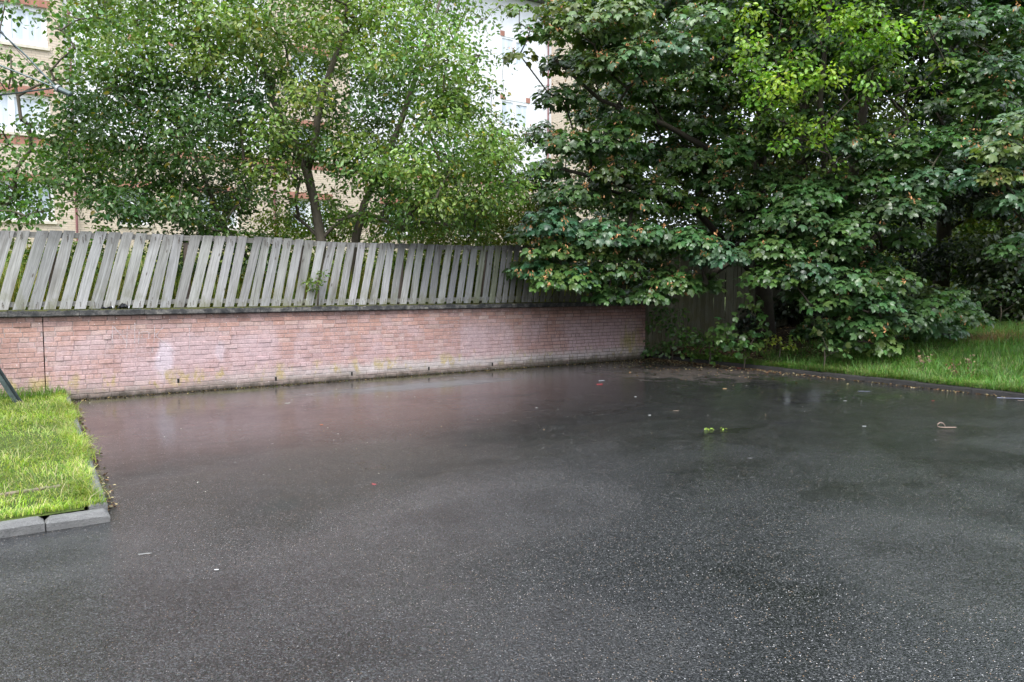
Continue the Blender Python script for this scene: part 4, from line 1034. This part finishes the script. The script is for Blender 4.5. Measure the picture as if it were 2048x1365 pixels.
shrub('sprouting_twig', 'leafy green shoot poking out through the fence boards', [(632, 560, sp.y-.05, .14, 45), (618, 568, sp.y-.1, .12, 35), (645, 548, sp.y-.05, .10, 25), (625, 578, sp.y-.05, .10, 22)], (.12, .20, .03), .065, OV, M_LEAF, sp, None, cat='plant', seed=37)
# understory under the sycamore
def vg(px, Y):
    p = at(px, 650, Y); s_, t_ = st(p); p.z = (verge_z(s_, t_) if s_ > KS+.12 else 0)-.02; return p
G2 = 'saplings and brambles under the sycamores'
shrub('sapling', 'sycamore sapling with hanging fresh leaves in front of the dark hollow', [(1500,600,16.2,.25,16),(1515,635,16,.22,16),(1455,650,15.9,.28,30),(1475,680,15.8,.3,34),(1440,670,15.9,.25,22),(1500,690,15.9,.25,20),(1525,660,16,.2,14)], (.07, .14, .035), .15, PM, M_SYC, vg(1490, 16.2), G2, cat='sapling', seed=41, droop=1.0)
shrub('bramble_bush', 'low dark bramble against the end of the brick wall', [(x, y, 17.9+random.uniform(-.3, .3), .25, 60) for x, y in scatter([(1300,640),(1340,610),(1380,640),(1400,700),(1300,715)], 9, 26)], (.07, .15, .03), .09, BR, M_LEAF, vg(1345, 18.0), G2, seed=42)
shrub('bramble_bush', 'low bramble on the leaf covered soil beside the sapling', [(x, y, 17.0+random.uniform(-.3, .3), .22, 45) for x, y in scatter([(1370,670),(1440,660),(1470,710),(1380,712)], 8, 24)], (.09, .18, .03), .09, BR, M_LEAF, vg(1420, 17.0), G2, seed=43)
shrub('bramble_bush', 'small yellow green bramble tuft under the dark hollow', [(1550,680,16.3,.2,32),(1575,690,16.2,.18,30),(1530,690,16.2,.18,22),(1590,675,16.4,.18,18)], (.22, .28, .035), .09, BR, M_LEAF, vg(1560, 16.4), G2, seed=44)
shrub('bramble_bush', 'pale green bramble shoot under the trailing sycamore branches', [(1640,660,15.0,.16,14),(1650,690,14.95,.2,16),(1680,700,14.9,.2,18),(1630,640,15.1,.14,8)], (.13, .20, .06), .12, PM, M_SYC, vg(1650, 15.1), G2, seed=45)
shrub('bramble_bush', 'dark leafy undergrowth at the foot of the background trees', [(x, y, 18.2+random.uniform(-.5, .8), .38, 90) for x, y in scatter([(1860,600),(2100,560),(2200,640),(1960,665),(1860,650)], 14, 40)], (.035, .065, .02), .1, BR, M_LEAF, vg(2000, 18.6), G2, seed=46)

# ------------------------------------------------------------------ grass
def blades(n, sf, zf, hlen, wid, cols, lean=.5, clump=0):
    P = np.array([sf() for _ in range(n)]);
    z = np.array([zf(a, b) for a, b in P]); U3 = np.array(U); T3 = np.array(T)
    base = np.array(W0)[None] + P[:, :1]*U3 + P[:, 1:2]*T3; base[:, 2] = z-.005
    h = hlen*(.45+.9*R.random(n)); w = wid*(.6+.8*R.random(n)); d = nrm(np.c_[R.normal(size=(n, 2)), np.zeros(n)])
    # neighbouring blades lean the same way
    ph = np.sin(P[:, 0]*3.1)+np.cos(P[:, 1]*2.7); g = np.c_[np.cos(ph*2), np.sin(ph*2), np.zeros(n)]
    d = nrm(d+g*.7); l = lean*(.3+1.2*R.random(n))
    a = nrm(np.cross(d, [0, 0, 1])+R.normal(size=(n, 3))*.3); a[:, 2] = 0
    up = np.array([0, 0, 1.0])
    V = np.empty((n, 7, 3))
    for k, (u, ww) in enumerate(((0, 1), (.4, .95), (.75, .65))):
        c = base + up*(h*u*(1-.25*u*l))[:, None] + d*(h*l*u*u)[:, None]
        V[:, 2*k] = c-a*(w*ww*.5)[:, None]; V[:, 2*k+1] = c+a*(w*ww*.5)[:, None]
    V[:, 6] = base + up*(h*(1-.45*l))[:, None] + d*(h*l*1.1)[:, None]
    F = [(0, 1, 3, 2), (2, 3, 5, 4), (4, 5, 6)]
    C = np.array(cols)[R.integers(0, len(cols), n)]*(.75+.5*R.random((n, 1)))
    pn = .5+.25*np.sin(P[:, 0]*1.9+1)*np.cos(P[:, 1]*1.3)+.25*np.sin(P[:, 0]*5.3+P[:, 1]*3.7)
    C = C*(.65+.7*pn[:, None]); h = h*(.6+.8*pn)
    return V, F, C
def grass(name, label, parts, cat='grass'):
    Vs = [p[0] for p in parts]; C = np.concatenate([p[2] for p in parts]); V = np.concatenate(Vs)
    o = link(name, npmesh(name, V, parts[0][1], C), M_GRASS); tag(o, label, cat, kind='stuff'); return o
GL = [(.24, .36, .04), (.31, .41, .055), (.15, .28, .03), (.38, .42, .10), (.44, .40, .17), (.11, .21, .03)]
def sl():
    t = random.uniform(-7.0, -.03); return (random.uniform(-7.5 if random.random() < .45 else -3, KL(t)-.06), t)
def sl_edge():
    t = random.uniform(-6.9, -.05); return (KL(t)-.10+random.gauss(0, .04)+.035*math.sin(t*2.3)+.02*math.sin(t*7), t)
def sl_front(): return (random.uniform(-7, -.35), -7.02+abs(random.gauss(0, .05)))
def sl_back(): return (random.uniform(-5, -.15), -random.uniform(.02, .35))
zl = lambda s, t: .10
grass('grass', 'bright yellow green rough grass on the left patch', [
    blades(44000, sl, zl, .056, .0055, GL, .85), blades(2600, sl, zl, .13, .006, [(.33, .38, .12), (.2, .3, .06), (.42, .38, .2)], 1.0),
    blades(6500, sl_edge, zl, .10, .005, GL+[(.3,.25,.12)], 1.0), blades(4200, sl_front, zl, .065, .005, GL, .7), blades(2200, sl_back, zl, .18, .007, [(.1, .2, .03), (.15, .26, .04)], .4)])
GV = [(.075, .19, .03), (.10, .24, .035), (.06, .15, .025), (.14, .24, .05), (.20, .22, .08)]
def gv():
    while True:
        d = abs(random.gauss(0, 3.2)); s = KS+.1+d; t = random.uniform(-13, -1.0)
        ok = t < -3.2 + d*.33 + .5*math.sin(s*3)
        if t > -4.4 and random.random() < .5 + .35*math.sin(t*5): ok = ok and d < .7
        if ok and s < KS+12: return (s, t)
def gv_edge(): return (KS+.1+abs(random.gauss(0, .06)), random.uniform(-13, -1.6) if random.random() < .8 else random.uniform(-3, -1.2))
grass('grass', 'green rough grass on the verge under the sycamores', [
    blades(36000, gv, verge_z, .15, .0085, GV, .7), blades(14000, lambda: (KS+.15+random.random()**1.3*14, random.uniform(-24, -12)), verge_z, .15, .0085, GV, .7), blades(8500, gv_edge, lambda s, t: .09, .15, .007, GV+[(.2, .2, .07)], 1.1), blades(2500, gv, verge_z, .30, .009, [(.07, .17, .03), (.1, .2, .04)], .7)])
def gb(): return (random.uniform(-4, 13), .5+abs(random.gauss(0, 1.6)))
grass('grass', 'tall yellow green grass and weeds on the bank behind the fence', [
    blades(15000, gb, bank_z, .65, .013, [(.24, .28, .05), (.16, .24, .03), (.10, .18, .025), (.35, .31, .10), (.30, .24, .05)], .35),
    blades(9000, lambda: (random.uniform(-8, 22), random.uniform(1, 14.5)), bank_z, .5, .02, [(.20, .25, .05), (.13, .2, .03), (.33, .3, .12)], .4)])
grid('meadow', 14, 60, .34, 60, 4, 4, lambda s, t: .95 if s < 80 else 1, M_TURF, label='grass field far behind the trees')

# ------------------------------------------------------------------ leaf litter (uncountable) and bits of litter (things)
def litter_leaves(name, label, n, f, cols, size=.045):
    P = [f() for _ in range(n)]; pos = np.array([tuple(S(s, t, z)) for s, t, z in P])
    V = place(OV_V*np.array([1.3, 1, 1.6]), pos, np.array([0, 0, 1.0])+R.normal(size=(n, 3))*.28, np.c_[R.normal(size=(n, 2)), np.zeros(n)], size*(.4+.9*R.random(n)))
    C = np.array(cols)[R.integers(0, len(cols), n)]*(.6+.7*R.random((n, 1)))
    o = link(name, npmesh(name, V, OV_F, C), M_SEED); tag(o, label, 'leaf litter', kind='stuff')
LC = [(.22, .13, .07), (.14, .08, .045), (.30, .23, .12), (.34, .29, .17), (.09, .055, .03)]
def f1():
    if random.random() < .55: t = -abs(random.gauss(0, 1.6))-.05; return (KS-abs(random.gauss(0, .22)), t, .008)
    if random.random() < .5: return (KS-abs(random.gauss(0, .05)), random.uniform(-9, -1), .008)
    return (KS-abs(random.gauss(0, 1.2)), -abs(random.gauss(0, 2.0))-.05, .007)
litter_leaves('fallen_leaves', 'brown and yellow fallen leaves gathered along the right kerb', 2000, f1, LC)
def f2():
    s = KS+.15+abs(random.gauss(0, 2.6)); t = -random.uniform(.02, 5.5); return (s, t, verge_z(s, t)+.012)
litter_leaves('fallen_leaves', 'dead leaves covering the soil under the sycamores', 5200, f2, LC+[(.06, .04, .02)]*3, .06)
def f3():
    t = random.uniform(-6.9, -.3); return (KL(t)+abs(random.gauss(0, .045))+.003, t, .008)
litter_leaves('fallen_leaves', 'brown leaf scraps lying beside the left kerb', 420, f3, LC, .035)
def f4(): return (random.uniform(-.3, 12), -abs(random.gauss(0, .10))-.02, .007)
litter_leaves('fallen_leaves', 'leaf scraps and moss bits at the foot of the brick wall', 1500, f4, [(.10, .07, .035), (.26, .19, .09), (.07, .09, .02), (.05, .035, .02)], .03)
def f5():
    s = random.uniform(0, 12); t = random.uniform(-7, -.4); return (s, t, .006)
litter_leaves('grit', 'tiny pale scraps and grit scattered over the asphalt', 480, f5, [(.5, .48, .44), (.35, .25, .16), (.25, .2, .15), (.55, .55, .52)], .014)

GR = 'small scraps of litter on the asphalt'
def crumple(name, label, cat, p, L, W, Hh, col, rz=0.0, rough=.5, group=None, jit=.25):
    if group == GR or (group and 'flakes' in group): Hh *= .2; L *= .8; W *= .8; col = tuple(q*.6 for q in col)
    """a small folded scrap: a bent closed sheet"""
    mb = MB(); n = 7; vs = []
    rg = random.Random(hash(label) % 1000 if False else len(label)*7+int(L*1e4))
    for k in range(n+1):
        u = k/n-.5; taper = 1-.5*abs(u*2)**3
        for (a, b) in ((-1, 0), (-.3, 1), (.4, .8), (1, .1), (.2, -.02)):
            vs.append((u*L, a*W/2*taper*(1+rg.uniform(-jit, jit)), max(.001, b*Hh*(1+rg.uniform(-1, 1)*jit*1.5)+.001)))
    m = 5; fs = [tuple(range(m))[::-1], tuple(n*m+i for i in range(m))]
    for k in range(n):
        for q in range(m): fs.append((k*m+q, k*m+(q+1) % m, (k+1)*m+(q+1) % m, (k+1)*m+q))
    mb.add(vs, fs)
    o = mb.build(name, simple(name+'_'+str(len(bpy.data.materials)), col, rough, nscale=60, var=.2)); o.location = p; o.rotation_euler = (0, 0, rz)
    return tag(o, label, cat, group)
gp = lambda x, y, z=.004: ground(x, y, z)
crumple('plastic_scrap', 'short red plastic strip lying near the end of the wall', 'litter', gp(1199, 769), .13, .05, .025, (.62, .06, .07), .1, .4, GR)
crumple('paper_scrap', 'grey paper curl beside the red plastic strip', 'litter', gp(1203, 762), .14, .04, .02, (.45, .48, .52), .1, .5, GR)
crumple('plastic_scrap', 'small red looped scrap left of centre on the asphalt', 'litter', gp(748, 969), .06, .035, .012, (.5, .06, .07), -.7, .4, GR)
crumple('dead_leaf', 'orange dead leaf in the middle of the asphalt before the wall', 'leaf', gp(643, 850), .05, .045, .012, (.55, .16, .04), .3, .6, GR)
crumple('paper_scrap', 'pale curled scrap near the wall on the left', 'litter', gp(575, 807), .09, .03, .02, (.55, .56, .5), .5, .6, GR)
crumple('paper_scrap', 'flat pale strip of paper in the left foreground', 'litter', gp(290, 1108), .10, .028, .004, (.32, .32, .30), .35, .8, GR)
crumple('paper_scrap', 'small white pellet in the left foreground', 'litter', gp(433, 1140), .034, .02, .012, (.8, .8, .8), .1, .5, GR)
crumple('plastic_strip', 'pale blue plastic strip lying near the right kerb', 'litter', gp(1728, 783), .24, .045, .012, (.36, .39, .52), -.12, .4, GR)
crumple('plastic_sheet', 'long crumpled blue white plastic strip beside the right kerb', 'litter', gp(2028, 797, .01), .60, .05, .02, (.36, .39, .52), -.18, .35, GR, .5)
crumple('cardboard_scrap', 'pink beige card scrap just before the long plastic strip', 'litter', gp(2050, 802, .01), .26, .04, .01, (.42, .31, .26), -.1, .7, GR)
crumple('paper_scrap', 'red and white wrapper scrap among the leaves at the kerb', 'litter', gp(1478, 737, .01), .10, .06, .03, (.62, .12, .12), .2, .5, GR)
crumple('paper_scrap', 'white pebble like scrap right of centre, nearer the wall', 'litter', gp(1271, 794), .045, .03, .012, (.75, .75, .73), .1, .5, GR)
crumple('paper_scrap', 'white scrap in the middle of the asphalt, left of centre', 'litter', gp(1073, 816), .05, .025, .01, (.6, .6, .58), .1, .5, GR)
crumple('paper_scrap', 'white scrap left of the green weed', 'litter', gp(1299, 831), .05, .03, .012, (.7, .7, .68), .1, .5, GR)
crumple('wood_chip', 'tan wood chip between the red strip and the green weed', 'litter', gp(1352, 822), .10, .03, .012, (.45, .34, .26), -.05, .7, GR)
crumple('paper_scrap', 'white scrap right of the green weed', 'litter', gp(1728, 853), .06, .03, .012, (.62, .63, .63), -.1, .5, GR)
crumple('paper_scrap', 'white scrap at mid right, nearer the kerb than the wood chip', 'litter', gp(1690, 802), .06, .03, .012, (.62, .62, .6), -.1, .5, GR)
crumple('dead_leaf', 'tan dead leaf curled on the asphalt toward the kerb', 'leaf', gp(1449, 778), .09, .07, .035, (.42, .27, .12), .4, .7, GR)
crumple('dead_leaf', 'small red dead leaf near the long plastic strip', 'leaf', gp(1866, 802), .06, .04, .015, (.45, .08, .06), .2, .6, GR)
crumple('drinks_can', 'crumpled black and white can lying in the leaves below the sycamore', 'can', gp(1645, 712, .16), .16, .07, .06, (.10, .09, .10), .4, .3)
for x, y, sz, c_ in ((545, 888, .035, .5), (1143, 885, .035, .3), (1357, 775, .04, .5), (1690, 795, .03, .4), (1500, 917, .06, .2), (470, 925, .025, .6), (527, 950, .02, .7), (1870, 880, .03, .6), (1660, 930, .02, .6)):
    crumple('grit_flake', 'tiny pale flake on the wet asphalt', 'litter', gp(x, y), sz, sz*.5, sz*.15, (c_, c_, c_*.95), .1, .6, 'tiny pale flakes on the asphalt')
# looped strap
p = gp(1885, 857, .006); mb = MB(); px_ = lambda dx, dy: (dx, dy)
pts = [(.42, .0), (.30, .0), (.12, 0), (-.05, .01), (-.14, .07), (-.15, .18), (-.08, .30), (.02, .27), (.08, .12), (.09, .03)]
sm = []
for i in range(len(pts)-1):
    for k in range(4): u = k/4; sm.append((pts[i][0]*(1-u)+pts[i+1][0]*u, pts[i][1]*(1-u)+pts[i+1][1]*u))
vs = []; fs = []
for i, (a, b) in enumerate(sm):
    lift = .012+.02*max(0, math.sin(i/len(sm)*math.pi*1.3)); vs += [(a*.40, 0, b*.2+.004), (a*.40, 0, b*.2+.014), (a*.40+.004, .022, b*.2+.014), (a*.40+.004, .022, b*.2+.004)]
for i in range(len(sm)-1):
    for q in range(4): fs.append((4*i+q, 4*i+(q+1) % 4, 4*i+4+(q+1) % 4, 4*i+4+q))
fs += [(0, 1, 2, 3), tuple(4*(len(sm)-1)+q for q in (3, 2, 1, 0))]
mb.add(vs, fs); o = mb.build('looped_strap', simple('tan_strap', (.26, .19, .15), .6, nscale=40)); o.location = p; tag(o, 'tan strap curled into a loop on the asphalt at the right', 'strap')
# weed in a damp dip
wd = Crown(); wp = gp(1418, 860, .0)
for dx, k in ((0, 22), (.06, 12), (.20, 9)):
    wd.clump(wp+Vector((dx-.03, 0, .012)), .03, k, (.26, .36, .05), .022, flat=.6, jit=.6, up=.8, fill=.1, low=-.1)
wr_ = empty('weed', wp); tag(wr_, 'tiny lime green weed growing in a damp dip of the asphalt', 'weed')
wd.p = [q-np.array(wp) for q in wd.p]; wd.build('leaves', (BR_V, BR_F), M_LEAF, wr_)
mb = MB(); mb.tube([(0, 0, 0), (.01, 0, .02)], .002, 4); mb.build('stem', M_BARK, wr_)
# dark bits on the coping
def blackbit(px, py, L, Hs, label):
    s_, z_ = wallpt(px, py, .02); p = S(s_, .02, 1.386); mb = MB(); n = len(Hs)
    cen = [(L*(k/(n-1)-.5), .008*math.sin(k*2.1), Hs[k]/2) for k in range(n)]
    mb.tube(cen, [h/2 for h in Hs], 7)
    mb.v = [(x, y*1.5, max(0, z+random.gauss(0, .002))) for x, y, z in mb.v]
    o = mb.build('crushed_can', simple('crushed_black_metal', (.008, .008, .010), .25, .3, nscale=60, var=.3)); o.location = p; o.rotation_euler = (0, 0, ANG); tag(o, label, 'litter')
    e = MB(); q = cen[-1]; e.tube([(q[0], q[1], q[2]), (q[0]+.018, q[1], q[2]-.004)], [Hs[-1]*.5, Hs[-1]*.42], 8); e.build('rim', M_UPVC, o)
    return o
blackbit(213, 612, .14, (.035, .042, .02, .018, .028, .04, .044), 'flat shiny black scrap lying on the coping, the left of two')
blackbit(245, 610, .15, (.02, .035, .06, .088, .08, .062, .035), 'taller shiny black and silver scrap on the coping, the right of two')
# board in the grass
a = ground(-40, 1000, .10); b = ground(122, 975, .10)
mb = MB(); n = 8; vs = []; uv = []; dv = (b-a); L_ = dv.length; dn = dv.normalized(); sd = Vector((-dn.y, dn.x, 0))
for k in range(n+1):
    u = k/n; c = dn*L_*u
    for (q, z) in ((-.03, -.04), (-.022, .018), (.022, .022), (.03, -.04)): 
        v = c + sd*q + Vector((0, 0, z+random.gauss(0, .002))); vs.append(v); uv.append((q+z+9, u*L_))
fs = [(0, 1, 2, 3), tuple(4*n+q for q in (3, 2, 1, 0))]
for k in range(n):
    for q in range(4): fs.append((4*k+q, 4*k+4+q, 4*k+4+(q+1) % 4, 4*k+(q+1) % 4))
mb.add(vs, fs, (.42, .34, .24), uv); o = mb.build('timber_board', M_WOOD); o.location = a; tag(o, 'old brown timber edging board half buried in the left grass', 'board')
# dead stalks in the verge grass
def stalk(px, py, Y, label, n=16):
    p = at(px, py, Y); s_, t_ = st(p); p.z = verge_z(s_, t_); C_ = Crown()
    C_.clump(p+Vector((0, 0, .28)), .12, n*2, (.20, .15, .085), .05, flat=1.2, jit=.9, up=.2, fill=.1, low=-.9)
    C_.clump(p+Vector((.02, 0, .08)), .08, n, (.17, .12, .07), .045, flat=.8, jit=.9, up=.2, fill=.1, low=-.9)
    root = empty('dead_weed', p); tag(root, label, 'dead plant', 'dried weeds in the verge')
    C_.p = [q-np.array(p) for q in C_.p]; C_.build('leaves', BR, M_SEED, root)
    mb = MB(); mb.tube([(0, 0, -.02), (.01, 0, .2), (.0, 0, .4)], [.005, .004, .002], 5); mb.build('stem', M_BARK, root)
stalk(1845, 745, 14.0, 'tall pale dried weed standing in the verge grass'); stalk(1905, 768, 13.3, 'dried brown leaves low in the verge grass, left of another', 10); stalk(1940, 765, 13.2, 'dried tan leaves low in the verge grass, nearest the right edge', 10)
p = at(1985, 690, 16.5); s_, t_ = st(p)
hay = blades(700, lambda: (s_+random.gauss(0, .28), t_+random.gauss(0, .28)), lambda a, b: verge_z(a, b), .22, .007, [(.30, .20, .10), (.22, .13, .07)], 1.2)
grass('dry_grass', 'heap of dry brown cut grass on the verge', [hay], 'grass')

# ================================================================== LIGHT, SKY, CAMERA
SUN_EL, SUN_AZ = math.radians(55), math.radians(200)
w = bpy.data.worlds.new("World"); SC.world = w; w.use_nodes = True; nt = w.node_tree; nt.nodes.clear()
sky = nt.nodes.new('ShaderNodeTexSky'); sky.sky_type = 'NISHITA'; sky.sun_disc = False; sky.sun_elevation = SUN_EL; sky.sun_rotation = SUN_AZ; sky.air_density = 1.0; sky.dust_density = 3.0
hs = nt.nodes.new('ShaderNodeHueSaturation'); hs.inputs['Saturation'].default_value = .35; nt.links.new(sky.outputs[0], hs.inputs['Color'])
tc = nt.nodes.new('ShaderNodeTexCoord'); sx = nt.nodes.new('ShaderNodeSeparateXYZ'); nt.links.new(tc.outputs['Generated'], sx.inputs[0])
mr = nt.nodes.new('ShaderNodeMapRange'); nt.links.new(sx.outputs[2], mr.inputs[0]); mr.inputs[1].default_value = 0; mr.inputs[2].default_value = .9; mr.inputs[3].default_value = 4.2; mr.inputs[4].default_value = 11.0
cn = nt.nodes.new('ShaderNodeTexNoise'); cn.inputs['Scale'].default_value = 2.2; cn.inputs['Detail'].default_value = 4; nt.links.new(tc.outputs['Generated'], cn.inputs['Vector'])
m2 = nt.nodes.new('ShaderNodeMapRange'); nt.links.new(cn.outputs[0], m2.inputs[0]); m2.inputs[1].default_value = .3; m2.inputs[2].default_value = .7; m2.inputs[3].default_value = .85; m2.inputs[4].default_value = 1.15
mm = nt.nodes.new('ShaderNodeMath'); mm.operation = 'MULTIPLY'; nt.links.new(mr.outputs[0], mm.inputs[0]); nt.links.new(m2.outputs[0], mm.inputs[1])
cc = nt.nodes.new('ShaderNodeVectorMath'); cc.operation = 'SCALE'; cc.inputs[0].default_value = (.89, .97, 1.12); nt.links.new(mm.outputs[0], cc.inputs['Scale'])
mx = nt.nodes.new('ShaderNodeMix'); mx.data_type = 'RGBA'; mx.inputs[0].default_value = .75; nt.links.new(hs.outputs[0], mx.inputs[6]); nt.links.new(cc.outputs[0], mx.inputs[7])
bg = nt.nodes.new('ShaderNodeBackground'); bg.inputs[1].default_value = .12; nt.links.new(mx.outputs[2], bg.inputs[0])
wo_ = nt.nodes.new('ShaderNodeOutputWorld'); nt.links.new(bg.outputs[0], wo_.inputs[0])
sd_ = bpy.data.lights.new('sun', 'SUN'); sd_.energy = 1.2; sd_.angle = math.radians(25); sd_.color = (1, .97, .92)
so = bpy.data.objects.new('sun', sd_); COL.objects.link(so)
az = math.radians(200)   # compass style: the sun stands behind and left of the camera
dirv = Vector((math.sin(az)*math.cos(SUN_EL), math.cos(az)*math.cos(SUN_EL), math.sin(SUN_EL)))
so.rotation_euler = dirv.to_track_quat('Z', 'Y').to_euler(); so.location = (0, 0, 30)

cd = bpy.data.cameras.new('camera'); cam = bpy.data.objects.new('camera', cd); COL.objects.link(cam); SC.camera = cam
cam.location = CAM; cam.rotation_euler = (math.pi/2-TH, 0, 0); cd.sensor_width = 36; cd.lens = 36*FPX/2048; cd.clip_end = 800; cd.clip_start = .05
SC.view_settings.view_transform = 'Standard'; SC.view_settings.look = 'None'; SC.view_settings.exposure = 1.5; SC.view_settings.gamma = 1
SC.cycles.use_denoising = True; SC.cycles.max_bounces = 7; SC.cycles.diffuse_bounces = 4; SC.cycles.transmission_bounces = 4; SC.cycles.transparent_max_bounces = 6
SC.cycles.use_adaptive_sampling = True; SC.cycles.adaptive_threshold = .01; SC.cycles.caustics_reflective = False; SC.cycles.caustics_refractive = False
